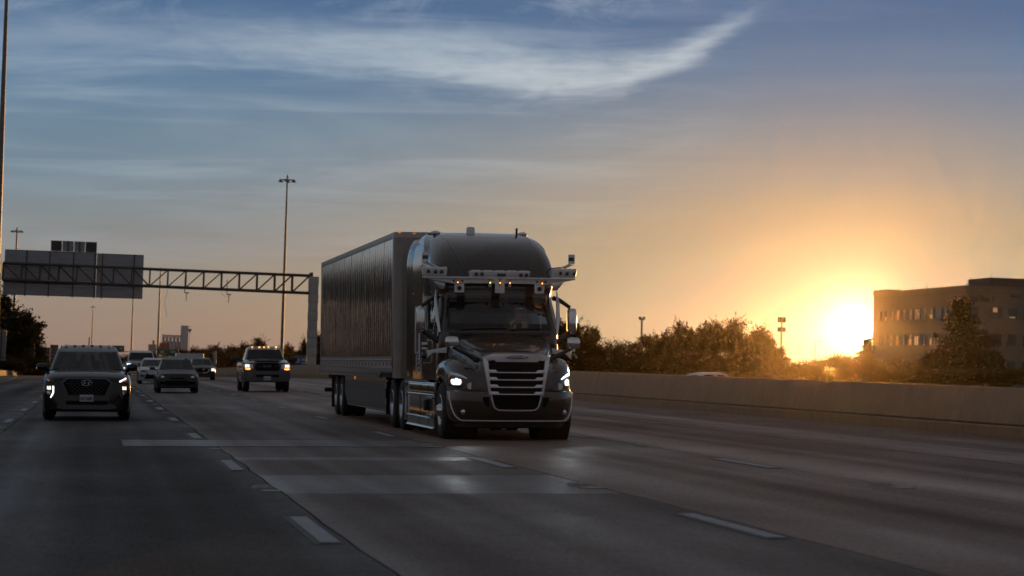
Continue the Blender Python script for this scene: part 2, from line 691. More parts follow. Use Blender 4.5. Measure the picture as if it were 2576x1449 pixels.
M['lens'] = glass_mat('clear lamp lens', (.85, .87, .88), .03)
M['lamp_white'] = lamp_mat('lit white lamp', (.80, .92, 1.0), 1.7)
M['lamp_warm'] = lamp_mat('lit warm lamp', (1.0, .89, .72), 1.35)
M['lamp_dim'] = lamp_mat('lit soft white lamp', (.92, .95, 1.0), 2.2)
M['lamp_amber'] = lamp_mat('lit amber lamp', (1.0, .36, .06), 4.0)
M['lamp_amber_soft'] = lamp_mat('soft amber lamp', (1.0, .33, .07), .35)
M['lamp_red'] = lamp_mat('lit red lamp', (1.0, .05, .03), 2.0)
M['amber_lens'] = mat('amber plastic lens', (.50, .13, .02), .15, 0, .6, .15, 30)
M['red_tape'] = mat('red reflective tape', (.36, .05, .04), .4, 0, .3, .25, 30)
M['white_tape'] = mat('white reflective tape', (.60, .58, .55), .4, 0, .3, .2, 30)
M['seat'] = mat('dark seat cloth', (.022, .022, .024), .85, 0, 0, .2, 20)
M['interior'] = mat('cab interior plastic', (.018, .016, .014), .7, 0, 0, .2, 10)
M['skin'] = mat('skin', (.42, .25, .18), .5, 0, 0, .1, 20)
M['hair'] = mat('dark hair', (.03, .022, .018), .6, 0, 0, .3, 80)
M['vest'] = mat('pale green safety vest', (.55, .70, .38), .6, 0, 0, .1, 20)
M['shirt'] = mat('dark red shirt', (.10, .04, .035), .8, 0, 0, .15, 20)
M['shades'] = mat('pale mirrored lenses', (.75, .85, .90), .04, 1, 0, .02, 5)
# ------------------------------------------------------------------ setting: road
LEAN = radians(1.2)               # the carriageway is banked: upright things lean against it


def zroad(y):
    return -7.7e-5 * max(0, y - 170) ** 2 if y < 420 else -7.7e-5 * 250 ** 2 - .0385 * (y - 420)


def xroad(y):
    return -4.5e-4 * max(0, y - 150) ** 2 if y < 420 else -4.5e-4 * 270 ** 2 - .243 * (y - 420)


def concrete(name, c, band=.16, rough=.42, spec=.12):
    m = bpy.data.materials.new(name)
    m.use_nodes = True
    t = m.node_tree
    b = t.nodes['Principled BSDF']
    co = t.nodes.new('ShaderNodeTexCoord')

    def noise(scale, detail, sx=(1, 1, 1), rough_=.6, dist=0):
        mp = t.nodes.new('ShaderNodeMapping')
        mp.inputs['Scale'].default_value = sx
        t.links.new(co.outputs['Object'], mp.inputs[0])
        n = t.nodes.new('ShaderNodeTexNoise')
        n.inputs['Scale'].default_value = scale
        n.inputs['Detail'].default_value = detail
        n.inputs['Roughness'].default_value = rough_
        n.inputs['Distortion'].default_value = dist
        t.links.new(mp.outputs[0], n.inputs[0])
        return n.outputs[0]

    def rng(s, lo, hi, a=.3, z=.7):
        n = t.nodes.new('ShaderNodeMapRange')
        n.inputs[1].default_value, n.inputs[2].default_value = a, z
        n.inputs[3].default_value, n.inputs[4].default_value = lo, hi
        t.links.new(s, n.inputs[0])
        return n.outputs[0]

    def mul(a, b_):
        n = t.nodes.new('ShaderNodeMath')
        n.operation = 'MULTIPLY'
        t.links.new(a, n.inputs[0])
        t.links.new(b_, n.inputs[1])
        return n.outputs[0]
    bands = noise(.85, 2, (1, .012, 1), .5, .3)       # tyre polish and oil running with the lanes
    blot = noise(.35, 5, (1, .45, 1), .62, .4)
    stain = noise(.13, 3, (1, .7, 1), .6)
    grit = noise(30, 4, (1, .22, 1), .8)
    grit2 = noise(9, 5, (1, .3, 1), .75)
    k = mul(mul(rng(bands, 1 - band, 1 + band), rng(blot, .84, 1.16)), mul(rng(grit, .45, 1.6), mul(rng(grit2, .75, 1.27), rng(stain, .86, 1.12))))
    vs = t.nodes.new('ShaderNodeVectorMath')
    vs.operation = 'SCALE'
    vs.inputs[0].default_value = c
    t.links.new(k, vs.inputs['Scale'])
    t.links.new(vs.outputs[0], b.inputs['Base Color'])
    rr = mul(rng(bands, rough * 1.3, rough * .7), mul(rng(grit2, .82, 1.18), rng(blot, 1.15, .85)))
    t.links.new(rr, b.inputs['Roughness'])
    b.inputs['Specular IOR Level'].default_value = spec
    bp = t.nodes.new('ShaderNodeBump')
    bp.inputs['Strength'].default_value = 1
    bp.inputs['Distance'].default_value = .005
    t.links.new(noise(24, 5, (1, .4, 1), .75), bp.inputs['Height'])
    t.links.new(bp.outputs[0], b.inputs['Normal'])
    return m


M['road'] = concrete('worn glare-warmed concrete', (.190, .128, .098), .30, .58, .2)  # right lanes: base colour warmed to carry the sun glare
M['road_mid'] = concrete('half glare-warmed concrete', (.125, .095, .080), .26, .58, .2)  # middle lane: part of the glare warmth put into the colour
M['road_left'] = concrete('vignette-darkened concrete', (.062, .057, .054), .20, .66)  # left lanes: base darkened to stand in for lens vignetting
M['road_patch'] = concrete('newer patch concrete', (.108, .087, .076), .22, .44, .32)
M['joint'] = mat('tarred joint filler', (.014, .013, .012), .8, 0, 0, .3, 6)
M['marking'] = mat('worn white road paint', (.27, .28, .30), .6, 0, 0, .2, 9, bump=.002, bscale=60, var2=.1, scale2=1.5)
M['marking_edge'] = mat('black contrast paint', (.042, .040, .040), .6, 0, 0, .3, 9)
M['marker_base'] = mat('dirty marker casting', (.20, .19, .18), .6, .2, 0, .3, 30)
M['marker_lens'] = mat('marker reflector', (.30, .16, .12), .25, 0, .5, .3, 30)
M['barrier'] = mat('stained glare-warmed barrier', (.30, .215, .13), .8, 0, 0, .08, 1.1, bump=.004, bscale=30, stretch=(1, 1, .3), var2=.13, scale2=5)  # brown base carries painted sun glare; the streaks are stains
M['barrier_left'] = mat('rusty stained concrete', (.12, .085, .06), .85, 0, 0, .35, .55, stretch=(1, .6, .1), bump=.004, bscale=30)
M['galv'] = mat('weathered galvanised steel', (.17, .16, .145), .55, .5, 0, .2, 3)
M['truss'] = mat('dark painted steel', (.075, .068, .058), .6, .3, 0, .2, 3)
M['sign_back'] = mat('raw aluminium sign back', (.25, .275, .315), .5, .5, 0, .14, 2, stretch=(.4, 1, 2))
M['sign_back_dark'] = mat('dark sign back', (.065, .065, .062), .6, .2, 0, .2, 2)
M['sign_green'] = mat('green road sign', (.015, .075, .06), .5, 0, 0, .12, 1)
M['sign_white'] = mat('white sign legend', (.35, .38, .38), .5, 0, 0, .12, 3)
M['sign_yellow'] = mat('yellow sign', (.45, .27, .02), .5, 0, 0, .12, 3)
M['sign_blue'] = mat('blue road sign', (.02, .065, .20), .5, 0, 0, .12, 3)
M['column'] = mat('pale column concrete', (.40, .40, .38), .8, 0, 0, .08, 2, bump=.004, bscale=20, stretch=(1, 1, .4), var2=.08, scale2=.8)
M['ground'] = mat('dry verge soil', (.060, .056, .036), .95, 0, 0, .35, .3, bump=.05, bscale=3, var2=.25, scale2=.03)
M['bark'] = mat('dark bark', (.050, .040, .030), .9, 0, 0, .3, 12)
M['wall_tan'] = mat('tan office panels', (.14, .128, .115), .8, 0, 0, .05, .8, var2=.05, scale2=.1)
M['wall_brown'] = mat('brown roof screen', (.085, .07, .06), .8, 0, 0, .06, .8)
M['win_frame'] = mat('bronze window frame', (.10, .085, .07), .5, .4, 0, .1, 4)
M['win_glass'] = mat('dark office glass', (.03, .032, .035), .06, 0, 0, .1, 1, spec=.8)
M['lit_window'] = lamp_mat('lit office window', (1.0, .74, .36), .14)
M['silo_wall'] = mat('haze-paled silo concrete', (.42, .43, .47), .85, 0, 0, .08, .05)  # lightened in the colour to stand in for distance haze
M['silo_red'] = mat('rusty red tank', (.22, .085, .05), .8, 0, 0, .1, .1)
M['silo_pink'] = mat('pinkish mill wall', (.36, .29, .28), .85, 0, 0, .08, .1)


def foliage(name, c, tr):
    m = bpy.data.materials.new(name)
    m.use_nodes = True
    t = m.node_tree
    t.nodes.remove(t.nodes['Principled BSDF'])
    co = t.nodes.new('ShaderNodeTexCoord')
    n = t.nodes.new('ShaderNodeTexNoise')
    n.inputs['Scale'].default_value = .9
    n.inputs['Detail'].default_value = 3
    t.links.new(co.outputs['Object'], n.inputs[0])
    mr = t.nodes.new('ShaderNodeMapRange')
    mr.inputs[1].default_value, mr.inputs[2].default_value = .3, .7
    mr.inputs[3].default_value, mr.inputs[4].default_value = .6, 1.45
    t.links.new(n.outputs[0], mr.inputs[0])
    vs = t.nodes.new('ShaderNodeVectorMath')
    vs.operation = 'SCALE'
    vs.inputs[0].default_value = c
    t.links.new(mr.outputs[0], vs.inputs['Scale'])
    d = t.nodes.new('ShaderNodeBsdfDiffuse')
    t.links.new(vs.outputs[0], d.inputs[0])
    tl = t.nodes.new('ShaderNodeBsdfTranslucent')
    tl.inputs[0].default_value = (*tr, 1)
    mx = t.nodes.new('ShaderNodeMixShader')
    mx.inputs[0].default_value = .10
    t.links.new(d.outputs[0], mx.inputs[1])
    t.links.new(tl.outputs[0], mx.inputs[2])
    t.links.new(mx.outputs[0], t.nodes['Material Output'].inputs['Surface'])
    return m


M['leaf'] = foliage('olive leaves', (.036, .036, .018), (.08, .07, .018))
M['leaf_dark'] = foliage('dark oak leaves', (.030, .031, .016), (.06, .05, .014))
M['leaf_dry'] = foliage('dry scrub leaves', (.052, .044, .022), (.14, .09, .025))
M['needle'] = foliage('cedar needles', (.036, .048, .026), (.05, .05, .018))


# ground sheet out to the horizon, following the road down past the crest
g = MB()
ys = [-60, 0, 60, 120, 170, 200, 240, 280, 330, 380, 420, 500, 700, 1000, 1800, 3500, 7000]
xs = [-3000, -800, -300, -120, -60, -30, -12, 0, 10, 18, 30, 60, 120, 250, 600, 1500, 4000]
g.loft([[(x, y, max(-7.0, min(-.75, zroad(y) - .75))) for x in xs] for y in ys])
struct(g.build('ground', M['ground']))

EDGES = [-9.4, -5.40, -1.70, 1.95, 5.60, 9.16, 12.82, 17.66]
YS = [2 + k for k in range(0, 78)] + [80 + 4 * k for k in range(0, 18)] + [152 + 8 * k for k in range(0, 60)]
road = MB()
road.loft([[(x + xroad(y), y, zroad(y) - .03 - (.0 if -9.4 <= x <= 17.7 else .2)) for x in (-9.6, -9.4, -5, 0, 5, 10, 17.9)] for y in YS])
highway = struct(road.build('highway', M['joint']))


def jitter(e, y):
    return .012 * sin(y * 1.9 + e * 3) + .010 * sin(y * .73 + e * 7.1) + .006 * sin(y * 4.7 + e)


def slab(e0, e1, y0, y1, m, name='concrete_slab', dz=0, gap=.011):
    yy = [y0 + gap] + [y for y in YS if y0 + .3 < y < y1 - .3] + [y1 - gap]
    s = MB()
    a, b = EDGES[e0], EDGES[e1]
    top = [[(a + gap + jitter(e0, y) + xroad(y), y, zroad(y) + dz), ((a + b) / 2 + xroad(y), y, zroad(y) + dz), (b - gap + jitter(e1, y) + xroad(y), y, zroad(y) + dz)] for y in yy]
    ring = [[(r[0][0], r[0][1], r[0][2] - .024)] + r + [(r[2][0], r[2][1], r[2][2] - .024)] for r in top]
    s.loft(ring)
    o = s.build(name, m, highway, ang=50)
    return o


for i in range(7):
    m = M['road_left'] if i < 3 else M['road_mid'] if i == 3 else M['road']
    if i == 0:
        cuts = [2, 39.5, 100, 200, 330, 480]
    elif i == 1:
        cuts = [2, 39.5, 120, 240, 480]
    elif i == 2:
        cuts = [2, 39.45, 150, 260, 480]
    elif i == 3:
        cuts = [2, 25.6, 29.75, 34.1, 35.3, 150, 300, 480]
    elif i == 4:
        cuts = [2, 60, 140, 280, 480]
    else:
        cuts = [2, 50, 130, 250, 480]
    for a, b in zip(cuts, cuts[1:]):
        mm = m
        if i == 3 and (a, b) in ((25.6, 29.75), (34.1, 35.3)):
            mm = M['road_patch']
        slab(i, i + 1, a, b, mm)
# long repair strip across the middle lanes, laid a little proud
pp = MB()
edge = lambda x, y: .05 * sin(x * 5.1 + y) + .04 * sin(x * 11.3) + .03 * sin(x * 23.7 + y)
pp.loft([[(x, y + edge(x, y), z) for y, z in ((39.42, -.012), (39.42, .006), (42.4, .006), (42.4, -.012))] for x in [.45 + .25 * k for k in range(21)]])
seam = MB()
seam.loft([[(x, y + edge(x, y) + d, .002) for y, d in ((39.42, -.07), (42.4, .07))] for x in [.40 + .252 * k for k in range(21)]])
seam.build('patch_seam', M['joint'], highway)
pp.build('concrete_patch', M['road_patch'], highway)

# painted dashes with their black surround, and the raised markers between them
dash_m = MB().loft([[(x, y, z) for x, z in ((-.075, -.006), (-.075, 0), (.075, 0), (.075, -.006))] for y in (-1.53, -.5, .5, 1.53)]).mesh('lane_dash', M['marking'])
bord_m = MB().loft([[(x, y, 0) for x in (-.115, .115)] for y in (-1.64, 1.64)]).mesh('dash_border', M['marking_edge'])
mk_base = MB().loft([[(-.11, -.13, 0), (.11, -.13, 0), (.11, .13, 0), (-.11, .13, 0)], [(-.075, -.07, .03), (.075, -.07, .03), (.075, .07, .03), (-.075, .07, .03)]], True, True).mesh('raised_marker', M['marker_base'])
mk_lens = MB().loft([[(-.06, -.105, .008), (.06, -.105, .008)], [(-.055, -.073, .028), (.055, -.073, .028)]]).mesh('marker_lens', M['marker_lens'])
glue_m = MB().prism([(-.14, -.09), (.02, -.12), (.13, -.06), (.15, .07), (0, .10), (-.13, .06)], 'z', -.004, .004).mesh('marker_residue', mat('pale glue residue', (.36, .34, .30), .8, 0, 0, .3, 30))
lanes = [(-1.87, [20.3 + 11.55 * k for k in range(18)]), (1.79, [20.2 + 12.25 * k for k in range(20)]),
         (5.42, [20.55 + 12.8 * k for k in range(19)]), (9.02, [20.6 + 12.7 * k for k in range(18)])]
for x, yl in lanes:
    for k, y in enumerate(yl):
        if y > 240:
            break
        link('dash_border', bord_m, highway, (x + xroad(y) - .02, y, zroad(y) + .004))
        link('lane_dash', dash_m, highway, (x + xroad(y), y, zroad(y) + .009))
        if k == len(yl) - 1 or y > 150:
            continue
        ym = (y + yl[k + 1]) / 2 + .4
        if (x, k) != (1.79, 1):
            o = link('raised_marker', mk_base, highway, (x + .02, ym, .002), (0, 0, .1 * sin(ym)))
            link('marker_lens', mk_lens, o)
        if k < 3:
            link('marker_residue', glue_m, highway, (x + .03 + .03 * sin(ym), ym - .62, .006), (0, 0, ym))
for y0, y1, x in ((4, 150, 13.0), (150, 420, 13.0), (60, 160, -5.25), (160, 420, -5.25)):
    n = max(2, int((y1 - y0) / 8))
    e = MB()
    e.loft([[(x + xroad(y) + d, y, zroad(y) + .008) for d in (-.05, .05)] for y in [y0 + (y1 - y0) * k / n for k in range(n + 1)]])
    e.build('edge_line', M['marking'] if x < 0 else mat('faded edge paint', (.20, .195, .185), .6, 0, 0, .3, 5), highway)
# small debris on the shoulder
deb = MB()
for k in range(14):
    x, y = random.uniform(9.5, 17.4), random.uniform(22, 80)
    s = random.uniform(.008, .022)
    deb.ball((x, y, s * .3), (s, s * .7, s * .5), 5, 3)
stuff(deb.build('litter', M['marker_base']))['label'] = 'scattered small stones and litter on the shoulder'

# ------------------------------------------------------------------ barriers
wall = thing('median_barrier', 'long grey concrete median barrier running beside the lanes on the right', 'barrier', (0, 0, 0))
PROF = [(.06, .245), (.05, .27), (.27, 1.05), (.285, 1.07), (.44, 1.07), (.455, 1.05), (.68, .27), (.68, .245)]
FOOT = [(0, -.1), (0, .20), (.03, .222), (.13, .222), (.13, .252), (.61, .252), (.61, .222), (.70, .222), (.74, -.1)]


def wall_x(y):
    return 17.66 + xroad(y)


y = 12.0
while y < 390:
    ln = 9.14
    n = 1 if y < 145 else 4
    for prof, nm, a, b in ((PROF, 'barrier_segment', y + .012, y + ln - .012), (FOOT, 'footing_block', y + .008 + 1.3, y + ln - .012 + 1.3)):
        m = MB()
        m.loft([[(wall_x(q) + px, q, zroad(q) + (pz if pz < .3 else .3 + (pz - .3) * (.86 + .13 * min(1, max(0, (q - 42) / 46))))) for px, pz in prof] for q in [a + (b - a) * k / n for k in range(n + 1)]], False, True)
        m.build(nm, M['barrier'], wall)
    y += ln
for (px, py) in ((1831, 938), (1820, 942)):
    pass
p = at(1829, 940, 57.5)
MB().box((17.66 + .36, 56.5, 1.125), (.05, .10, .11)).build('reflector', M['sign_yellow'], wall, bevel=.008)
MB().box((17.66 + .235, 58.4, 1.0), (.02, .10, .10)).build('reflector', M['sign_yellow'], wall, bevel=.006)

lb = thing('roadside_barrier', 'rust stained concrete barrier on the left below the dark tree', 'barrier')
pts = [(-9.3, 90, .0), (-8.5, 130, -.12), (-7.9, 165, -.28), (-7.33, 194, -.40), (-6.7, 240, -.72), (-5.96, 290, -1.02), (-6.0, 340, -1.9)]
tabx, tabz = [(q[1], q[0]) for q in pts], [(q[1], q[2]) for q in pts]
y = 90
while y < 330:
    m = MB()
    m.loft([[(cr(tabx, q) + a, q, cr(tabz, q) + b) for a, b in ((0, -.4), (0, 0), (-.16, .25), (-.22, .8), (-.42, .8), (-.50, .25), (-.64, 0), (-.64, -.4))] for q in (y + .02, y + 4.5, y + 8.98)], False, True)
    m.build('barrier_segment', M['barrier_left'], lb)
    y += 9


# ------------------------------------------------------------------ trees
def leaf_quad(vs, fs, c, s, rnd, drop=.0):
    d = Vector((rnd.gauss(0, 1), rnd.gauss(0, 1), rnd.gauss(0, 1) - drop)).normalized()
    e = d.orthogonal().normalized()
    e = Matrix.Rotation(rnd.uniform(0, 6.28), 3, d) @ e
    w = e.cross(d) * s * rnd.uniform(.35, .6)
    n = len(vs)
    a = c + e * s
    vs += [tuple(c - e * s), tuple(c + w), tuple(a), tuple(c - w)]
    fs.append((n, n + 1, n + 2, n + 3))


def make_tree(seed, leaves, lobes=9, flat=.8, sprays=60, leaf=.20, base=.18, trunkr=.22, spray_len=1.1):
    """a broad tree 9 m high and about 9 m wide; returns (trunk mesh builder, crown verts, faces)"""
    rnd = random.Random(seed)
    H, R = 9.0, 4.3
    tr = MB()
    top = Vector((rnd.uniform(-.4, .4), rnd.uniform(-.4, .4), H * .62))
    mid = top * .5 + Vector((rnd.uniform(-.3, .3), rnd.uniform(-.3, .3), 0))
    tr.tube([(0, 0, -.6), (0, 0, .3), mid, top], [trunkr * 1.3, trunkr, trunkr * .75, trunkr * .3], 8)
    centers = []
    for k in range(lobes):
        a = k * 2.399 + rnd.uniform(-.4, .4)
        rr = R * sqrt((k + .5) / lobes) * .72
        zz = H * (base + (.93 - base) * rnd.uniform(.25, 1) * (1 - .38 * (rr / R) ** 2)) - .5
        r = rnd.uniform(1.15, 1.9)
        c = Vector((cos(a) * rr, sin(a) * rr, zz))
        centers.append((c, r))
    centers.append((Vector((rnd.uniform(-.8, .8), rnd.uniform(-.8, .8), H - 1.5)), 1.4))
    for c, r in centers:
        st = mid.lerp(top, rnd.uniform(.1, 1))
        q = st.lerp(c, .5) + Vector((rnd.uniform(-.3, .3), rnd.uniform(-.3, .3), rnd.uniform(.0, .5)))
        tr.tube([st, q, c], [trunkr * .42, trunkr * .25, .03], 5)
        for _ in range(4):
            d = Vector((rnd.gauss(0, 1), rnd.gauss(0, 1), rnd.gauss(.3, 1))).normalized() * r * rnd.uniform(.8, 1.1)
            tr.tube([q.lerp(c, rnd.uniform(.3, 1)), c + d * .6, c + d], [.05, .03, .012], 4)
    vs, fs = [], []
    tot = sum(r * r for _, r in centers)
    for c, r in centers:
        n_cl = int(9 * r * r)
        per = leaves * r * r / tot / max(1, n_cl)
        for _ in range(n_cl):
            d = Vector((rnd.gauss(0, 1), rnd.gauss(0, 1), rnd.gauss(0, .85)))
            d = d.normalized() * r * rnd.uniform(.35, 1.06)
            d.z *= flat
            cc = c + d
            sp = rnd.uniform(.22, .48)
            for _ in range(int(per)):
                leaf_quad(vs, fs, cc + Vector((rnd.gauss(0, sp), rnd.gauss(0, sp), rnd.gauss(0, sp * .7))), leaf * rnd.uniform(.6, 1.2), rnd)
    for _ in range(sprays):                      # thin twigs standing out of the crown
        c, r = rnd.choice(centers)
        d = Vector((rnd.gauss(0, .7), rnd.gauss(0, .7), rnd.uniform(.1, 1.2))).normalized()
        p0 = c + d * r * .85
        ln = rnd.uniform(.5, 1.0) * spray_len
        bend = Vector((rnd.gauss(0, .25), rnd.gauss(0, .25), rnd.uniform(-.3, .1)))
        p1, p2 = p0 + d * ln * .5, p0 + d * ln + bend * ln
        tr.tube([p0, p1, p2], [.022, .016, .008], 3, False)
        for k in range(9):
            u = k / 8
            q = p0.lerp(p1, u * 2) if u < .5 else p1.lerp(p2, u * 2 - 1)
            leaf_quad(vs, fs, q + Vector((rnd.gauss(0, .07), rnd.gauss(0, .07), rnd.gauss(0, .07))), leaf * .75, rnd)
    return tr, vs, fs


def make_conifer(seed, leaves=9000):
    rnd = random.Random(seed)
    H = 9.0
    tr = MB().tube([(0, 0, -.6), (0, 0, 3), (.1, 0, 8.8)], [.22, .15, .02], 7)
    vs, fs = [], []
    nb = 84
    for k in range(nb):
        z = 1.0 + 7.8 * (k / nb)
        R = (2.5 * (1 - ((z - 1.2) / 8.2)) ** .8 + .25) * rnd.uniform(.35, 1.3)
        a = k * 2.4 + rnd.uniform(-.5, .5)
        d = Vector((cos(a), sin(a), rnd.uniform(.0, .5))).normalized()
        p0, p1 = Vector((0, 0, z)), Vector((0, 0, z)) + d * R
        tr.tube([p0, p1], [.03, .008], 3, False)
        n = int(leaves / nb * (.4 + R / 2))
        for _ in range(n):
            u = rnd.uniform(.15, 1.05)
            sp = .22 * (1.1 - u * .5)
            leaf_quad(vs, fs, p0.lerp(p1, u) + Vector((rnd.gauss(0, sp), rnd.gauss(0, sp), rnd.gauss(0, sp * .8))), .16, rnd)
    return tr, vs, fs


def make_bare(seed):
    rnd = random.Random(seed)
    tr = MB()
    vs, fs = [], []

    def grow(p, d, ln, r, lvl):
        q = p + d * ln * .5 + Vector((rnd.gauss(0, .05), rnd.gauss(0, .05), 0)) * ln
        e = p + d * ln
        tr.tube([p, q, e], [r, r * .8, r * .55], 5 if lvl < 2 else 3, False)
        if lvl >= 4:
            for _ in range(3):
                leaf_quad(vs, fs, e + Vector((rnd.gauss(0, .1), rnd.gauss(0, .1), rnd.gauss(0, .1))), .10, rnd)
            return
        for _ in range(3 if lvl < 3 else 2):
            nd = (d + Vector((rnd.gauss(0, .5), rnd.gauss(0, .5), rnd.uniform(-.05, .45)))).normalized()
            grow(p.lerp(e, rnd.uniform(.6, 1)), nd, ln * rnd.uniform(.55, .78), r * .55, lvl + 1)
    grow(Vector((0, 0, -.5)), Vector((0, 0, 1)), 3.4, .12, 0)
    return tr, vs, fs


def leaf_mesh(name, vs, fs, m):
    me = bpy.data.meshes.new(name)
    me.from_pydata(vs, [], fs)
    me.materials.append(m)
    return me


TREES = {}
for key, args, lm in (('oak', dict(seed=1, leaves=22000, lobes=12, sprays=70), 'leaf_dark'), ('oak2', dict(seed=2, leaves=20000, lobes=11, sprays=80, flat=.95), 'leaf_dark'),
                      ('ash', dict(seed=3, leaves=15000, lobes=10, sprays=140, spray_len=1.4, base=.1), 'leaf'), ('ash2', dict(seed=4, leaves=15000, lobes=10, sprays=160, spray_len=1.5, base=.08), 'leaf'),
                      ('scrub', dict(seed=5, leaves=7000, lobes=9, sprays=220, spray_len=2.4, base=.0, leaf=.24, trunkr=.1), 'leaf_dry'),
                      ('scrub2', dict(seed=6, leaves=8000, lobes=11, sprays=170, spray_len=1.9, base=.0, leaf=.24, trunkr=.1), 'leaf_dry')):
    tr, vs, fs = make_tree(**args)
    TREES[key] = (tr.mesh('trunk', M['bark'], weld=False), leaf_mesh('crown', vs, fs, M[lm]))
tr, vs, fs = make_conifer(11)
TREES['cedar'] = (tr.mesh('trunk', M['bark'], weld=False), leaf_mesh('crown', vs, fs, M['needle']))
tr, vs, fs = make_bare(12)
TREES['bare'] = (tr.mesh('trunk', M['bark'], weld=False), leaf_mesh('crown', vs, fs, M['leaf_dry']))
NAMES = {'oak': 'oak_tree', 'oak2': 'oak_tree', 'ash': 'roadside_tree', 'ash2': 'roadside_tree', 'scrub': 'shrub', 'scrub2': 'shrub', 'cedar': 'cedar_tree', 'bare': 'sapling'}


WIDE = {'cedar': 1.15, 'bare': 1.1, 'scrub': 2.0, 'scrub2': 2.0}


def plant(kind, cx, top, wpx, Y, label, group, zg=None, rz=None):
    """a tree whose crown stands at cx, wpx wide, reaching up to top, Y metres up the road"""
    p = at(cx, top, Y)
    if zg is None:
        zg = max(-7.0, min(-.75, zroad(Y) - .75))
    h = (p.z - zg) * 1.04
    nominal = 9.3 if kind not in ('bare',) else 8.2
    w = wpx * WIDE.get(kind, 1.35) * Y / FPX / (9.6 if kind not in ('cedar', 'bare') else (5.2 if kind == 'cedar' else 6.0))
    t = thing(NAMES[kind], label, 'shrub' if 'scrub' in kind else 'tree', (p.x - sin(LEAN) * h, Y, zg), (cx * .7 + Y) % 6.28 if rz is None else rz, group, LEAN)
    t.scale = (w, w, h / nominal)
    link('trunk', TREES[kind][0], t)
    link('crown', TREES[kind][1], t)
    return t


L_GRP, M_GRP, R_GRP, S_GRP = 'trees on the left behind the barrier', 'far tree line behind the traffic', 'trees beyond the median barrier on the right', 'scrub growing under the low sun'
plant('oak2', 18, 728, 190, 235, 'tall dark tree on the left edge rising below the sign backs', L_GRP)
plant('oak', 62, 812, 105, 262, 'lower dark tree with drooping right branches behind the left barrier', L_GRP)
plant('ash', 92, 846, 40, 250, 'thin wispy tree at the right end of the left clump', L_GRP)
for cx, top, w, Y, lb_ in ((12, 895, 70, 225, 'dark shrub against the left barrier at the picture edge'), (60, 890, 80, 235, 'dark shrub under the tall left tree'), (100, 912, 60, 246, 'low dark shrub at the right end of the left clump')):
    plant('scrub2', cx, top, w, Y, lb_, 'dark shrubs behind the left barrier')
for k, cx in enumerate((470, 515, 560, 605, 650, 690, 725, 760)):
    plant(('oak', 'oak2')[k % 2], cx, 877 + 5 * (k % 3), 72, 760 + 6 * k, ('leftmost', 'second', 'third', 'fourth', 'fifth', 'sixth', 'seventh', 'rightmost')[k] + ' rounded crown of the rear row in the far tree line', 'rear row of the far tree line')
F2 = ('left of the small dark car', 'just above the small dark car roof', 'right of the grey post panel', 'midway between small dark car and pickup', 'beside the left pickup mirror', 'behind the pickup roof', 'right of the pickup roof', 'beside the blue sign')
far2 = [(470, 892, 60), (520, 888, 62), (560, 884, 60), (600, 884, 60), (640, 880, 60), (680, 882, 60), (715, 886, 60), (750, 890, 60)]
for k, (cx, top, w) in enumerate(far2):
    plant('scrub2' if k % 2 else 'scrub', cx, top, w, 590 + 9 * k, 'low dark thicket under the far tree line, ' + F2[k], 'thicket under the far tree line')
mid = [(455, 882, 60, 'oak', 'small round tree at the left end of the far tree line'), (497, 872, 70, 'oak2', 'dark far tree right of the grey silo'), (540, 866, 74, 'ash', 'far tree behind the small dark car with one bright headlight'),
       (585, 868, 70, 'oak', 'far tree between the small dark car and the pickup'), (622, 862, 66, 'oak2', 'far tree just left of the tallest one in the far line'), (656, 849, 72, 'ash2', 'tallest feathery tree of the far line above the pickup'),
       (700, 872, 60, 'oak', 'far tree hidden behind the pickup roof'), (733, 864, 54, 'oak2', 'round far tree right of the tall mast'), (768, 880, 50, 'oak', 'low far tree left of the concrete column')]
for k, (cx, top, w, kind, lb_) in enumerate(mid):
    plant(kind, cx, top, w, 640 + 37 * (k % 4), lb_, M_GRP)
for k, (cx, top, w, lb_) in enumerate(((318, 893, 40, 'tiny far tree left of the pale silo tower'), (352, 890, 44, 'tiny far tree below the two tall masts'), (392, 886, 40, 'tiny far tree below the red tank'), (428, 888, 44, 'tiny far tree below the silo'))):
    plant('oak' if k % 2 else 'oak2', cx, top, w, 1050 + 30 * k, lb_, M_GRP)
plant('oak', 800, 836, 62, 330, 'dark tree between the concrete column and the trailer', R_GRP)
plant('ash', 768, 848, 26, 345, 'thin tree poking out left of the concrete column', R_GRP)
for cx, top, w, Y, kind, lb_ in ((1400, 805, 110, 300, 'oak2', 'dark tree partly hidden by the right cab mirrors'), (1452, 800, 100, 290, 'ash', 'feathery tree just right of the cab mirrors'), (1492, 818, 60, 305, 'oak', 'small tree at the right end of the clump beside the truck'),
                                 (1545, 868, 70, 310, 'scrub', 'low wispy tree in the gap right of the truck'), (1588, 856, 70, 320, 'scrub2', 'bushy low tree left of the short lamp post'),
                                 (1640, 838, 90, 330, 'oak', 'rounded tree right of the short lamp post'), (1690, 834, 84, 345, 'oak2', 'tree with a ragged top left in the big right clump'), (1722, 806, 80, 335, 'ash', 'tall thin topped tree left of centre in the big right clump'),
                                 (1768, 812, 95, 350, 'oak2', 'dense tree in the middle of the big right clump'), (1808, 806, 90, 340, 'ash2', 'spiky topped tree right of centre in the big right clump'), (1850, 800, 120, 345, 'ash2', 'widest feathery tree of the big right clump'),
                                 (1938, 838, 80, 330, 'oak2', 'low rounded tree at the far right end of the big clump'), (1905, 818, 105, 335, 'ash', 'backlit tree near the right end of the big clump left of the antenna tower')):
    plant(kind, cx, top, w, Y, lb_, R_GRP)
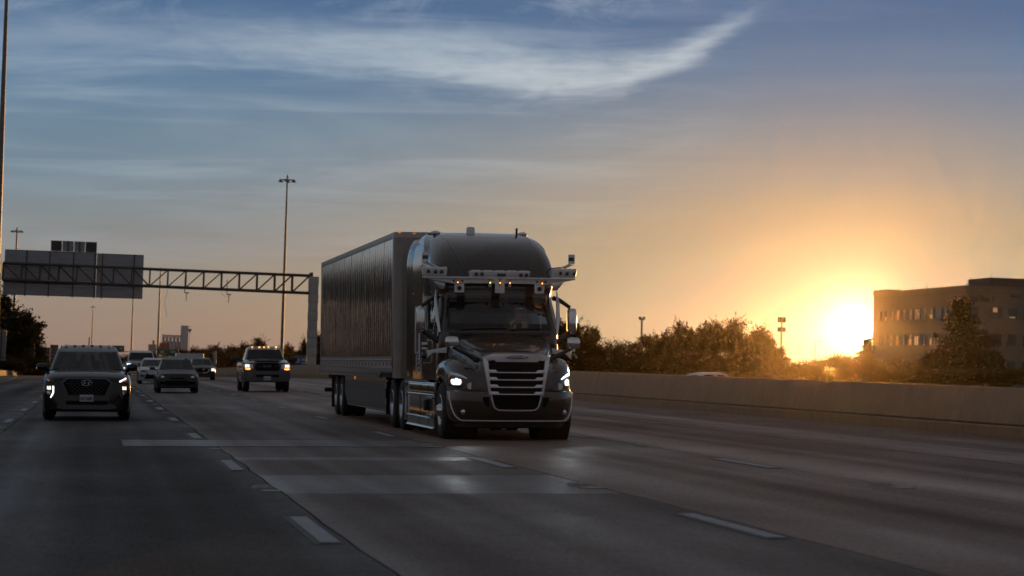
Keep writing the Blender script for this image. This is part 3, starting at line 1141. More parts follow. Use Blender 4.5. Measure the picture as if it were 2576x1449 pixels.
UND = ('dark bush right behind the truck\'s right mirrors', 'dark bush under the gap between the two clumps', 'dark bush left of the short lamp post foot', 'dark bush over the white car roof, right of the lamp post', 'dark bush under the tall thin topped tree', 'dark bush under the spiky topped tree', 'dark bush at the right end of the big clump')
for k, (cx, w) in enumerate(((1420, 120), (1500, 110), (1580, 110), (1660, 120), (1740, 120), (1820, 120), (1890, 90))):
    plant('scrub2' if k % 2 else 'scrub', cx, 885 + 6 * (k % 3), w, 285 + 5 * k, UND[k], 'undergrowth along the barrier', rz=k * 1.3)
for cx, top, w, Y, kind, lb_ in ((2005, 915, 60, 300, 'scrub', 'low bush beside the foot of the antenna tower'), (2050, 902, 64, 310, 'scrub2', 'bush below the street lamp'), (2100, 898, 66, 300, 'scrub', 'wispy bush left of the sun'),
                                 (2142, 893, 50, 305, 'scrub2', 'rounded bush directly below the sun'), (2235, 905, 80, 300, 'scrub2', 'bush at the foot of the office building'), (2285, 915, 70, 310, 'scrub', 'bush in front of the lower office windows')):
    plant(kind, cx, top, w, Y, lb_, S_GRP)
plant('cedar', 2186, 853, 78, 320, 'slim pine glowing against the sun', R_GRP)
plant('oak2', 2372, 856, 110, 292, 'dark bushy tree left of the big conifer by the office', R_GRP)
plant('cedar', 2428, 752, 150, 300, 'big dark conifer in front of the office corner', R_GRP)
plant('oak', 2475, 838, 120, 296, 'dark broad tree right of the big conifer by the office', R_GRP)
plant('bare', 2516, 812, 90, 290, 'bare spindly sapling in front of the office', R_GRP)
for cx, w, lb_ in ((2340, 110, 'dark bush left of the big conifer foot'), (2440, 130, 'dark bush directly below the big conifer'), (2530, 100, 'dark bush at the far right below the sapling')):
    plant('scrub2', cx, 925, w, 280 + cx % 7, lb_, 'bushes below the conifer', rz=cx)
# unseen tree row, placed and sized for its reflection in the trailer side
for k in range(30):
    kind = ('oak', 'oak2', 'ash')[k % 3]
    Y = 112 + 12 * k
    t = thing(NAMES[kind], 'unseen roadside tree of the row left of the highway', 'tree', (-19.5 - 1.5 * ((k * 7) % 4) - .012 * max(0, Y - 250), Y, max(-7, zroad(Y) - .8)), k * 1.7, 'unseen trees mirrored in the trailer side')
    t.scale = (1.3, 1.5, 1.35 * 0 + min(14.0, 3.3 + .033 * (Y - 55) + .7 * ((k * 5) % 4) + max(0, -zroad(Y)) + .8) / 9.3)
    link('trunk', TREES[kind][0], t)
    link('crown', TREES[kind][1], t)

for k in range(24):  # unseen shrubs added to darken the trailer's lower reflection
    kind = ('scrub', 'scrub2')[k % 2]
    Y = 110 + 16 * k
    t = thing('shrub', 'unseen shrub added under the left tree row for the trailer reflection', 'shrub', (-16.5 - .012 * max(0, Y - 250), Y, max(-7, zroad(Y) - .8)), k * 2.1, 'unseen shrubs added for the trailer reflection')
    t.scale = (1.2, 2.0, .75 + .06 * ((k * 5) % 4) + max(0, -zroad(Y)) / 9)
    link('trunk', TREES[kind][0], t)
    link('crown', TREES[kind][1], t)

# ------------------------------------------------------------------ sign gantry
gb = at(790, 690, 202)
GY = 202.0
gantry = thing('sign_gantry', 'long dark steel truss gantry on a banded concrete column, spanning the lanes', 'sign gantry', (0, 0, 0))
cx0, top_z = gb.x, gb.z
Q = Matrix.Rotation(LEAN, 3, 'Y')
colb = Vector((cx0 - sin(LEAN) * (top_z + .5), GY, -.5))
nseg, hseg = 12, .735
oct_ = [(cos(pi / 8 + k * pi / 4) * .45, sin(pi / 8 + k * pi / 4) * .45) for k in range(8)]
for k in range(nseg):
    z0 = k * hseg
    s = .94 if k % 2 == 0 else 1.0
    m = MB()
    m.prism([(x * s, y * s) for x, y in oct_], 'z', z0 + .015, z0 + hseg - .015)
    m.prism([(x * .88, y * .88) for x, y in oct_], 'z', z0 - .015, z0 + .015)
    m.warp(lambda v: Q @ v + colb)
    m.build('column_segment', M['column'], gantry, bevel=.02)
A, B = at(8, 661, 199.5), at(781, 693, 202)           # top chord ends
A2, B2 = at(5, 703, 199.5), at(780, 737, 202)
off = Vector((0, 1.25, 0))
for d in (Vector((0, 0, 0)), off):
    for a, b, r in ((A, B, .10), (A2, B2, .11)):
        MB().tube([a + d, b + d], r, 8).build('chord', M['truss'], gantry)
NP = 17
vbar = []
for k in range(NP + 1):
    u = k / NP
    t0, b0 = A.lerp(B, u), A2.lerp(B2, u)
    for d in (Vector((0, 0, 0)), off):
        MB().tube([t0 + d, b0 + d], .055, 6).build('brace', M['truss'], gantry)
        if k < NP:
            u2 = (k + 1) / NP
            p0, p1 = (A.lerp(B, u), A2.lerp(B2, u2)) if k < 8 else (A.lerp(B, u2), A2.lerp(B2, u))
            MB().tube([p0 + d, p1 + d], .05, 6).build('brace', M['truss'], gantry)
    for e in (t0, b0):
        MB().tube([e, e + off], .04, 6).build('brace', M['truss'], gantry)
MB().box((B + B2) / 2 + off / 2 + Vector((.12, 0, 0)), (.22, 1.5, (B - B2).length + .5)).build('end_plate', M['truss'], gantry, bevel=.02)
lc = at(-6, 661, 200)
m = MB().tube([(lc.x - .14, 200.2, -2), (lc.x, 200.2, lc.z + .3)], .28, 12)
m.build('support_post', M['truss'], gantry)


def sign_panel(tl, tr_, br, bl, Y, label, planks, posts, dark=False, name='overhead_sign'):
    P = [at(*q, Y) for q in (tl, tr_, br, bl)]
    c = (P[0] + P[1] + P[2] + P[3]) / 4
    t = thing(name, label, 'road sign', c)
    P = [p - c for p in P]
    n = Vector((0, 1, 0))
    for k in range(planks):
        u0, u1 = k / planks, (k + 1) / planks
        a0, a1 = P[0].lerp(P[3], u0), P[0].lerp(P[3], u1)
        b0, b1 = P[1].lerp(P[2], u0), P[1].lerp(P[2], u1)
        d = (a1 - a0)
        a1, b1 = a1 - d * .035, b1 - d * .035
        m = MB()
        lip = .35
        mid_a, mid_b = a0.lerp(a1, lip), b0.lerp(b1, lip)
        rings = [[x + n * y for x, y in ((a0, .06), (a0, -.009), (mid_a, 0), (a1, .0), (a1, .06))], [x + n * y for x, y in ((b0, .06), (b0, -.009), (mid_b, 0), (b1, 0), (b1, .06))]]
        m.loft(rings, True, True)
        m.build('sign_plank', M['sign_back_dark'] if dark else M['sign_back'], t)
    for u in posts:
        a, b = P[0].lerp(P[1], u), P[3].lerp(P[2], u)
        MB().bar(a - n * .07, b - n * .07 + (b - a) * .02, .12, .09, (1, 0, 0)).build('mounting_beam', M['truss'], t)
    return t


GRP = 'backs of the overhead signs on the gantry'
sign_panel((13, 627), (243.6, 635.6), (239.8, 748.6), (6, 741), 201.3, 'wide grey back of the larger overhead sign, seen from behind on the gantry', 17, (.24, .49, .75, .985))
sign_panel((244.5, 637), (362, 641.5), (358, 752.5), (240.5, 748.8), 201.3, 'narrower grey back of the right overhead sign on the gantry', 17, (.12, .8))
for k, (x0, x1, dk) in enumerate(((128.5, 156.5, True), (157.5, 186, False), (187, 214.5, False), (215.5, 244, True))):
    y0, y1 = 604.6 + (x0 - 128) * .04, 604.6 + (x1 - 128) * .04
    sign_panel((x0, y0), (x1, y1), (x1 - .7, y1 + 27), (x0 - .7, y0 + 27), 201.2, ('dark leftmost', 'pale second', 'pale third', 'dark rightmost')[k] + ' square of the small row standing above the larger overhead sign', 1, (.5,), dk, 'sign_square')
for k, (xa, ya) in enumerate(((740, 1112), (909, 1119))):
    x, y0 = xa / 1.59, ya / 1.59
    t = thing('detector_antenna', ('left' if k == 0 else 'right') + ' of the two thin sensor arms hanging under the gantry truss', 'sensor', at(x, y0, 202))
    sc = 202 / FPX
    m = MB().tube([(0, 0, 0), (-.02, 0, -36 * sc)], .035, 5).tube([(-.02, 0, -36 * sc), (9 * sc, 0, -37 * sc)], .03, 5)
    m.build('arm', M['truss'], t)
    m = MB().box((5 * sc, 0, -37 * sc), (.36, .1, .08))
    m.build('sensor_head', M['truss'], t)
    m = MB().tube([(5 * sc, 0, -38 * sc), (3 * sc, 0, -58 * sc)], .02, 4)
    for q in range(9):
        m.tube([(5 * sc - q * .22 * sc - .06, 0, (-40 - 2 * q) * sc), (5 * sc - q * .22 * sc + .06, 0, (-40 - 2 * q) * sc)], .012, 3)
    m.build('probe', M['truss'], t)
    cab_ = [(-45 * sc, 0, -.75), (-43 * sc, 0, -1.1), (-49 * sc, 0, -1.9), (-44 * sc, 0, -3.2)] if k == 0 else [(-15 * sc, 0, -20 * sc), (-14 * sc, 0, -32 * sc), (-6 * sc, 0, -41 * sc), (6 * sc, 0, -42 * sc)]
    MB().tube(spline(cab_, 12), .014, 4).build('cable', M['truss'], t)


# ------------------------------------------------------------------ masts and poles
def mast(xt, yt, Y, label, r=.27, zbase=None, scale=1.0, name='high_mast_light', group='high mast lights along the highway'):
    p = at(xt, yt, Y)
    zb = (zroad(Y) - .75) if zbase is None else zbase
    zb = max(zb, -7)
    h = (p.z - zb) / cos(LEAN)
    t = thing(name, label, 'light mast', (p.x - sin(LEAN) * h, Y, zb), 0, group, LEAN)
    MB().tube([(0, 0, 0), (0, 0, h * .5), (0, 0, h)], [r, r * .75, r * .42], 10).build('pole', M['galv'], t)
    ring = MB()
    for k in range(24):
        a, b = k * pi / 12, (k + 1) * pi / 12
        ring.tube([(cos(a) * .75 * scale, sin(a) * .75 * scale, h - .35), (cos(b) * .75 * scale, sin(b) * .75 * scale, h - .35)], .05, 4, False)
    for k in range(4):
        a = k * pi / 2
        ring.tube([(0, 0, h - .3), (cos(a) * .75 * scale, sin(a) * .75 * scale, h - .35)], .05, 4)
    ring.tube([(0, 0, h - .1), (0, 0, h + .35)], [.14, .05], 6)
    ring.build('lamp_ring', M['truss'], t)
    for k in range(6):
        a = k * pi / 3 + .3
        d = Vector((cos(a), sin(a), 0))
        m = MB().lathe([(0, .10), (.18, .12), (.3, .30), (.34, .30)], (0, 0, 0), 'z', 10, -1)
        m.warp(lambda v: v * scale + d * 1.02 * scale + Vector((0, 0, h - .30)))
        m.build('lamp', M['truss'], t)
    return t


mast(723, 446, 330, 'tallest complete light mast rising above the gantry left of the truck', .25)
mast(404, 676, 660, 'thin light mast whose lamp ring shows just above the gantry truss', .36)
mast(336, 722, 790, 'thin light mast with its top hidden behind the right overhead sign', .34)
mast(234, 770, 1130, 'small distant light mast above the black sport utility vehicle', .34)
mast(43, 576, 470, 'distant light mast standing behind the large sign back at the left', .34)
p = at(2, 300, 165)
mast(19, -70, 165, 'thick light mast cut by the left picture edge', .26, -.6)
# short lamp posts and antenna tower on the right
p = at(1615, 801, 330)
zb = -2.6
t = thing('flood_light_post', 'short post with two floodlights above the trees right of the truck', 'light post', (p.x - sin(LEAN) * (p.z - zb), 330, zb), 0, None, LEAN)
h = p.z - zb
MB().tube([(0, 0, 0), (0, 0, h)], [.17, .13], 8).build('pole', M['galv'], t)
for s in (-1, 1):
    MB().box((s * .26, 0, h + .02), (.34, .4, .46), Matrix.Rotation(s * .25, 3, 'Y')).tube([(0, 0, h - .1), (s * .25, 0, h)], .05, 5).build('floodlight', M['truss'], t, bevel=.04)
p = at(1967, 798, 420)
zb = -5
h = p.z - zb
t = thing('antenna_tower', 'slim antenna tower with two rings of panels beside the sun', 'antenna tower', (p.x - sin(LEAN) * h, 420, zb), 0, None, LEAN)
MB().tube([(0, 0, 0), (0, 0, h)], [.24, .15], 8).build('pole', M['galv'], t)
for z in (h - .45, h - 2.2):
    MB().lathe([(z - .05, .55), (z + .05, .55)], (0, 0, 0), 'z', 12).build('platform', M['galv'], t)
    for k in range(9):
        a = k * 2 * pi / 9
        MB().box((0, 0, 0), (.18, .3, .95 if z > h - 1 else .8), None).warp(lambda v: Matrix.Rotation(a, 3, 'Z') @ (v + Vector((.65, 0, 0))) + Vector((0, 0, z))).build('antenna_panel', M['truss'], t, bevel=.02)
p = at(1962, 929, 405)
t = thing('equipment_hut', 'low pale hut at the foot of the antenna tower', 'hut', (p.x, 405, -5))
MB().box((0, 0, (p.z + 4.8) / 2), (4.4, 4, p.z + 4.8)).build('wall', M['wall_tan'], t)
MB().box((0, 0, p.z + 4.92), (5.0, 4.6, .25)).build('roof', M['wall_brown'], t)
p = at(2051, 858, 400)
zb = -5
h = p.z - zb
t = thing('street_lamp', 'single arm street lamp in the glow left of the sun', 'street lamp', (p.x - sin(LEAN) * h, 400, zb), 0, None, LEAN)
MB().tube([(0, 0, 0), (0, 0, h)], [.13, .08], 7).build('pole', M['galv'], t)
MB().tube([(0, 0, h - .05), (.85, 0, h + .02)], .05, 6).build('arm', M['galv'], t)
MB().ball((.95, 0, h), (.3, .12, .08), 8, 5).build('lamp', M['truss'], t)
for k, (ya, yb) in enumerate(((872, 872), (884, 888), (906, 909))):
    a, b = at(1967, ya + 1, 418), at(2300, yb + 12, 440)
    mdl = a.lerp(b, .5) - Vector((0, 0, .35))
    t = tag(MB().tube(spline([a, mdl, b], 14), .022, 4).build('power_line', M['truss']), ('highest', 'middle', 'lowest')[k] + ' of the faint wires running right from the antenna tower', 'wire', 'wires beside the antenna tower')

# ------------------------------------------------------------------ office building
BX, BY = 141.2, 385.0
zt = 14.35
office = thing('office_building', 'tan four storey office building at the right behind the sun glare', 'building', (BX, BY, -4), 0, None, LEAN)
zo = 4.0
m = MB().box((32, 24, (zt + zo) / 2 - .6), (64, 48, zt + zo + 1.2))
m.build('wall', M['wall_tan'], office, bevel=.03)
m = MB()
for (x0, x1, y0, y1) in ((-.15, 64.1, -.15, .35), (-.15, .35, -.15, 48.1)):
    m.box(((x0 + x1) / 2, (y0 + y1) / 2, zt + zo + .18), (x1 - x0, y1 - y0, .36))
m.build('parapet', M['wall_tan'], office, bevel=.02)
MB().box((1.2, 44, zt + zo + .55), (2.6, 8, .5)).build('parapet', M['wall_tan'], office)
pb = at(2485, 696, BY + 4)
pz = pb.z + zo
MB().box((pb.x - BX + 12, 4 + 5.2, (pz + zt + 3.5) / 2), (24, 10.4, pz - zt - 3.5)).build('penthouse', M['wall_brown'], office, bevel=.03)
for (x, y) in ((pb.x - BX + .3, 4.4), (pb.x - BX + .3, 14.0), (.5, .4), (.5, 46), (.4, 20)):
    z0 = pz - .6 if y in (4.4, 14.0) else zt + zo + .3
    MB().tube([(x, y, z0), (x, y, z0 + 1.0)], .03, 4).ball((x, y, z0 + .3), .10, 6, 4).build('lightning_rod', M['truss'], office)
for z in (1.2, 5.3, 9.6, 13.6):
    MB().box((32, -.004, z + zo), (63.6, .02, .07)).build('panel_joint', M['wall_brown'], office)
    MB().box((-.004, 24, z + zo), (.02, 47.6, .07)).build('panel_joint', M['wall_brown'], office)
for q in range(9):
    MB().box((4.05 + 7.2 * q, -.003, 7.5 + zo), (.05, .016, 15)).build('panel_joint', M['wall_brown'], office)
for q in range(6):
    MB().box((-.003, 3.6 + 7.6 * q, 7.5 + zo), (.016, .05, 15)).build('panel_joint', M['wall_brown'], office)
fv = lambda xz, yz: ((3350 + xz * .4692) / 1.59, (1080 + yz * .4692) / 1.59)
rows = [((310, 408), (318, 425)), ((535, 640), (535, 630)), ((765, 868), (755, 850))]


def window(axis, a0, a1, z0, z1, lit=None, mull=()):
    w = 'x' if axis == 'x' else 'y'
    fm, gm = MB(), MB()
    t_ = .09

    def bx(m, u0, u1, v0, v1, d0, d1):
        if w == 'x':        # wall facing -y
            m.box(((u0 + u1) / 2, -(d0 + d1) / 2, (v0 + v1) / 2), (u1 - u0, d1 - d0, v1 - v0))
        else:               # wall facing -x
            m.box((-(d0 + d1) / 2, (u0 + u1) / 2, (v0 + v1) / 2), (d1 - d0, u1 - u0, v1 - v0))
    for q in ((a0, a1, z1 - t_, z1), (a0, a1, z0, z0 + t_), (a0, a0 + t_, z0 + t_, z1 - t_), (a1 - t_, a1, z0 + t_, z1 - t_)):
        bx(fm, *q, -.05, .07)
    for u in mull:
        um = a0 + (a1 - a0) * u
        bx(fm, um - .04, um + .04, z0 + t_, z1 - t_, -.05, .06)
    f = fm.build('window', M['win_frame'], office)
    bx(gm, a0 + t_, a1 - t_, z0 + t_, z1 - t_, -.05, .02)
    gm.build('pane', M['win_glass'], f)
    if lit:
        lm = MB()
        bx(lm, a0 + t_ + (a1 - a0 - 2 * t_) * lit[0], a0 + t_ + (a1 - a0 - 2 * t_) * lit[1], z0 + t_ + (z1 - z0) * lit[2], z0 + (z1 - z0) * lit[3] - t_, .021, .03)
        lm.build('lit_pane', M['lit_window'], f)


for ri, (rt, lf) in enumerate(rows):
    q0, q1 = at(*fv(1315, rt[0]), BY), at(*fv(1315, rt[1]), BY)
    z1, z0 = q0.z + zo, q1.z + zo
    for wi, (xa, xb, mu) in enumerate(((1040, 1185, (.33, .66)), (1240, 1392, (.25, .75)), (1438, 1512, ()), (1570, 1720, (.25, .75)), (1760, 1834, ()))):
        a, b = at(*fv(xa, 350), BY).x - BX, at(*fv(xb, 350), BY).x - BX
        window('x', a, b, z0, z1, ((.45, .72, .5, 1.0) if (ri, wi) == (0, 1) else (.1, .9, .05, .25) if (ri, wi) == (0, 2) else None), mu)
    for wi, (xa, xb) in enumerate(((352, 368), (392, 408), (440, 462), (490, 514), (545, 566), (600, 622), (645, 694), (716, 738), (775, 798), (820, 872), (895, 918), (955, 998))):
        def yw(x):
            lo, hi = 385.0, 436.0
            for _ in range(40):
                md = (lo + hi) / 2
                if at(*fv(x, 400), md).x > BX:
                    hi = md
                else:
                    lo = md
            return lo
        d = CM @ Vector(((fv(xa, 400)[0] - 1288) / FPX, -(fv(xa, 400)[1] - 724.5) / FPX, -1))
        ya_ = d.y * BX / d.x - BY
        d = CM @ Vector(((fv(xb, 400)[0] - 1288) / FPX, -(fv(xb, 400)[1] - 724.5) / FPX, -1))
        yb_ = d.y * BX / d.x - BY
        lo, hi = min(ya_, yb_), max(ya_, yb_)
        if lo < .2 or hi > 47.5:
            continue
        lit = None
        if (ri, wi) in ((0, 1), (0, 3), (0, 8), (1, 3), (1, 5), (1, 8), (2, 3), (2, 5)):
            lit = (.1, .95, 0, .45 if ri == 0 else .6)
        if (ri, wi) == (1, 6):
            lit = (.3, .95, 0, .85)
        window('y', lo, hi, z0, z1, lit, (.5,) if hi - lo > 2.4 else ())
tm = text_mesh('sign_letters', 'Medical Plaza 3', M['black_trim'], 1.5, .05, 0, (at(*fv(1305, 240), BY).x - at(*fv(1030, 240), BY).x), .02)
q = at(*fv(1167, 243), BY)
link('sign_letters', tm, office, (q.x - BX + .25, -.09, q.z + zo), (pi / 2, 0, 0))
q = at(*fv(1497, 212), BY)
MB().box((q.x - BX, -.04, q.z + zo), (1.7, .06, .35)).build('small_sign', M['black_trim'], office, bevel=.02)

# ------------------------------------------------------------------ far things beyond the traffic
SY = 1480.0
a, b = at(406, 842, SY), at(470, 818, SY)
silo = thing('grain_elevator', 'grey grain elevator with a tall head house on the skyline', 'silo', (a.x, SY, -8), 0, None, LEAN)
k = SY / FPX
w = 64 * k
hz = a.z + 8
bodyw = 46 * k
for q in range(7):
    MB().lathe([(0, bodyw / 13), (hz - 1.6, bodyw / 13)], (bodyw / 14 + q * (w / 7.2), 0, 0), 'z', 14).build('silo_cell', M['silo_wall'], silo)
MB().box((w / 2, .8, hz * .42), (w * .96, 1.6, hz * .84)).build('rear_wall', M['silo_wall'], silo)
MB().box((bodyw / 2, 0, hz - .2), (bodyw + .5, 3.4, .5)).build('roof_slab', M['silo_wall'], silo)
for q in range(9):
    MB().box((.6 + q * bodyw / 8.6, 0, hz - 1.0), (.95, 3.2, 1.2)).build('gallery_post', M['silo_wall'], silo)
hh = b.z + 8
MB().box((w - 9.2 * k, 0, hh / 2), (18.4 * k, 4.4, hh)).build('head_house', M['silo_wall'], silo, bevel=.05)
MB().box((w - 26 * k, -1.9, hz * .36), (6 * k, .4, hz * .72)).build('rust_stain', M['silo_pink'], silo)
MB().tube([(w + .2, 0, hh - .4), (w + 1.5, 0, hh - .4)], .12, 5).build('boom', M['truss'], silo)
MB().lathe([(0, .25), (1.2, .5), (1.8, 1.1), (2.6, 1.1)], (w + .9, 0, hz + 1.4), 'z', 10).tube([(w + .9, 0, hz + 1.4), (w + .3, 0, 0)], .1, 5).build('spout', M['truss'], silo)
a = at(412, 880, SY - 20)
t = tag(MB().lathe([(0, 3.2), (7.5, 3.2), (8.3, 2.6), (8.7, .4)], (0, 0, 0), 'z', 16).build('red_tank', M['silo_red']), 'rusty red round tank in front of the grain elevator', 'tank')
t.location = (a.x, SY - 20, at(412, 861, SY - 20).z - 8.7 * .72)
t.scale = (1, 1, .72)
a = at(372, 866, SY)
mill = thing('mill_building', 'pinkish block with a stub tower left of the grain elevator', 'building', (a.x, SY, -8), 0, None, LEAN)
MB().box((9.5 * k, 0, (a.z + 8) / 2), (19 * k, 6, a.z + 8)).build('wall', M['silo_pink'], mill)
MB().box((12 * k, 0, a.z + 8 + 1.2), (5 * k, 2, 2.6)).build('stub_tower', M['silo_pink'], mill)
MB().box((20.5 * k, 0, a.z + 5), (3 * k, 3, 1)).build('ledge', M['silo_pink'], mill)
# green signs and others
def flat_sign(tl, br, Y, label, m, name, legend=(), posts=(), truss=None):
    p0, p1 = at(*tl, Y), at(*br, Y)
    t = thing(name, label, 'road sign', ((p0.x + p1.x) / 2, Y, p1.z))
    w_, h_ = p1.x - p0.x, p0.z - p1.z
    MB().box((0, 0, h_ / 2), (w_, .12, h_)).build('sign_panel', m, t, bevel=.02)
    for (x, z, a_, b_, mm) in legend:
        MB().box((x * w_, -.075, z * h_), (a_ * w_, .03, b_ * h_)).build('legend', mm, t)
    zb_ = max(-7, zroad(Y) - .8) - p1.z
    for u in posts:
        MB().tube([(u * w_, .15, zb_), (u * w_, .15, h_ * .95)], .12, 6).build('post', M['galv'], t)
    return t


def lattice(a, b, h_, n, parent, m):
    """a light truss between two points"""
    mb_ = MB().tube([a, b], .10, 5).tube([a + Vector((0, 0, h_)), b + Vector((0, 0, h_))], .10, 5)
    mb_.build('chord', m, parent)
    mb2 = MB()
    for q in range(n):
        u, v = a.lerp(b, q / n), a.lerp(b, (q + 1) / n)
        if q % 2:
            u, v = v, u
        mb2.tube([u, v + Vector((0, 0, h_))], .06, 4)
    mb2.build('lattice', m, parent)


t = flat_sign((281, 869), (313, 886), 700, 'small green overhead sign far off right of the black utility vehicle', M['sign_green'], 'green_sign', ((-.25, .5, .3, .3, M['sign_white']), (.25, .55, .22, .25, M['sign_white'])))
a, b = at(286, 892, 700) - t.location, at(372, 895, 700) - t.location
lattice(a, b, 1.0, 14, t, M['truss'])
for q in (a, b):
    MB().tube([q, q + Vector((0, 0, -10))], .2, 6).build('post', M['galv'], t)
flat_sign((396, 879), (450, 894), 520, 'dark green overhead sign above the dark sedan roof', M['sign_green'], 'green_sign', ((-.28, .6, .18, .35, M['sign_white']), (-.25, .25, .35, .1, M['sign_white']), (.22, .6, .2, .35, M['sign_white'])), (-.45, .45))
flat_sign((396, 895), (430, 902), 519, 'low yellow sign panel under the dark green overhead sign', M['sign_yellow'], 'yellow_sign', (), ())
flat_sign((325, 896.5), (331, 904), 480, 'small yellow warning sign beside the far tree line', M['sign_yellow'], 'warning_sign', (), (0,))
flat_sign((742, 894), (770, 922), 290, 'blue service sign behind the right mirror of the pickup', M['sign_blue'], 'blue_sign', ((-.25, .55, .32, .4, M['sign_white']), (.24, .62, .34, .22, M['sign_white']), (.24, .3, .34, .15, M['sign_white'])), (-.4, .4))
t = flat_sign((537, 884), (544, 930), 330, 'narrow grey post panel in front of the far trees', M['sign_back'], 'post_panel', (), (0,))
sign_panel((90, 873), (126, 874), (125, 932), (89, 931), 320, 'grey back of a far sign at the left beside the utility vehicle mirror', 6, (.3, .8), True, 'far_sign')
sign_panel((126.5, 867), (147, 868), (146, 934), (125.5, 933), 321, 'taller grey back of a far sign touching the utility vehicle roof', 8, (.5,), True, 'far_sign')
sign_panel((-8, 828), (17, 829), (14, 908), (-11, 907), 212, 'dull grey sign back in the tree at the left picture edge', 9, (.5,), False, 'far_sign')
sign_panel((64, 836), (88, 837), (87, 915), (63, 914), 246, 'dark grey sign back behind the left tree branches', 9, (.5,), True, 'far_sign')
# ------------------------------------------------------------------ wheels
def tyre_mesh(name, R, W, rim_r, grooves=4):
    prof = [(-W / 2 + .01, rim_r), (-W / 2 - .004, rim_r + (R - rim_r) * .45), (-W / 2 + .012, R - .045), (-W / 2 + .04, R - .008)]
    gw = (W - .10) / (grooves * 2 + 1)
    x = -W / 2 + .05
    for k in range(grooves * 2 + 1):
        r = R if k % 2 == 0 else R - .014
        prof += [(x + .002, r), (x + gw - .002, r)]
        x += gw
    prof += [(W / 2 - .04, R - .008), (W / 2 - .012, R - .045), (W / 2 + .004, rim_r + (R - rim_r) * .45), (W / 2 - .01, rim_r)]
    return MB().lathe(prof, (0, 0, 0), 'x', 36, 1, False).mesh(name, M['rubber'], ang=40)


def rim_mesh(name, prof, m, holes=0, hole_r=.03, ring=.17, hx=0):
    mb_ = MB().lathe(prof, (0, 0, 0), 'x', 32, 1, True)
    return mb_.mesh(name, m, ang=30)


def holes_mesh(name, n, ring, r, x, m):
    mb_ = MB()
    for k in range(n):
        a = 2 * pi * k / n
        mb_.lathe([(x, r), (x - .012, r)], (0, cos(a) * ring, sin(a) * ring), 'x', 10)
    return mb_.mesh(name, m)


TT = tyre_mesh('wheel', .51, .28, .285, 4)
# outward is -x for the left side; right hand wheels are turned round
STEER_RIM = rim_mesh('rim', [(.10, .285), (-.13, .287), (-.135, .272), (-.08, .255), (-.085, .15), (-.13, .125), (-.165, .10), (-.20, .085), (-.205, .03)], M['chrome'])
STEER_HOLES = holes_mesh('hand_hole', 10, .205, .030, -.079, M['under'])
DEEP_RIM = rim_mesh('rim', [(.10, .285), (-.13, .288), (-.137, .268), (-.02, .240), (.06, .215), (.065, .12), (-.03, .115), (-.05, .09), (-.055, .03)], M['alu'])
DEEP_HOLES = holes_mesh('hand_hole', 10, .17, .026, .058, M['under'])
nuts = MB()
for k in range(10):
    a = 2 * pi * (k + .5) / 10
    nuts.lathe([(-.085, .016), (-.125, .014)], (0, cos(a) * .145, sin(a) * .145), 'x', 6)
STEER_NUTS = nuts.mesh('wheel_nut', M['black_trim'])


def wheel(parent, x, y, z, tyre, rim, extra=(), side=-1):
    o = link('wheel', tyre, parent, (x, y, z), (0, 0, 0 if side < 0 else pi))
    link('rim', rim, o)
    for e in extra:
        link(e.name.split('.')[0], e, o)
    return o


# ------------------------------------------------------------------ the tractor
TX, TY = 7.34, 43.9
truck = thing('semi_truck', 'dark bronze long nosed semi truck with white roof sensors and lit headlights, nearest the camera', 'truck', (TX, TY, 0))

W_ = [(-1.30, .60), (-1.27, .70), (-1.22, .77), (-1.12, .865), (-1.0, .94), (-.85, 1.01), (-.65, 1.075), (-.45, 1.12), (-.2, 1.15), (.3, 1.165), (.75, 1.15)]
ZC = [(-1.30, 1.44), (-1.27, 1.50), (-1.2, 1.55), (-1.0, 1.61), (-.6, 1.695), (0, 1.81), (.45, 1.90), (.75, 1.90)]
HW = [(-1.30, .55), (-1.2, .60), (-.8, .68), (0, .82), (.45, .92), (.75, .98)]
CRN = [(-1.30, 1.02), (-1.26, 1.10), (-1.2, 1.17), (-1.1, 1.25), (-.9, 1.36), (-.6, 1.44), (-.3, 1.47), (.1, 1.46), (.45, 1.42), (.75, 1.38)]


def arch(y, yc=0.0, zc=.52, R=.60):
    return zc + sqrt(max(0, R * R - (y - yc) ** 2)) if abs(y - yc) < R else 0


def hood_ring(y):
    w, zc, hw, cn = cr(W_, y), cr(ZC, y), cr(HW, y), cr(CRN, y)
    hw = min(hw, w - .03)
    vz = max(cn - .05, zc - .36) if y > -1.15 else (cn + zc) / 2 - .12
    bot = max(.885, arch(y))
    mx = (hw + w) / 2
    ctrl = [(0, zc), (hw * .5, zc - .012), (hw * .86, zc - .05), (hw, zc - .13), (hw + (w - hw) * .18, vz), (mx, cn), (w - (w - hw) * .13, cn - .07), (w, max(cn - .24, bot + .04)), (w, bot)]
    sp = spline([Vector((a, b, 0)) for a, b in ctrl], 30)
    sp[-1] = Vector((w, bot, 0))
    return [Vector((p.x, y, p.y)) for p in sp]


hy = [-1.30, -1.29, -1.275, -1.255, -1.22, -1.17, -1.11, -1.04, -.96, -.88, -.8, -.72, -.65, -.59, -.55, -.5, -.43, -.34, -.24, -.12, 0, .12, .24, .34, .43, .5, .55, .59, .65, .72]
hood = MB()
rings = [hood_ring(y) for y in hy]
hood.loft(rings)
hood.mirrored()
n = len(rings[0])
hood.add([tuple(p) for p in rings[0]] + [(-p.x, p.y, p.z) for p in rings[0]], [tuple(list(range(n)) + [2 * n - 1 - k for k in range(n - 1)])])
hood_o = hood.build('hood', M['paint'], truck, ang=48)
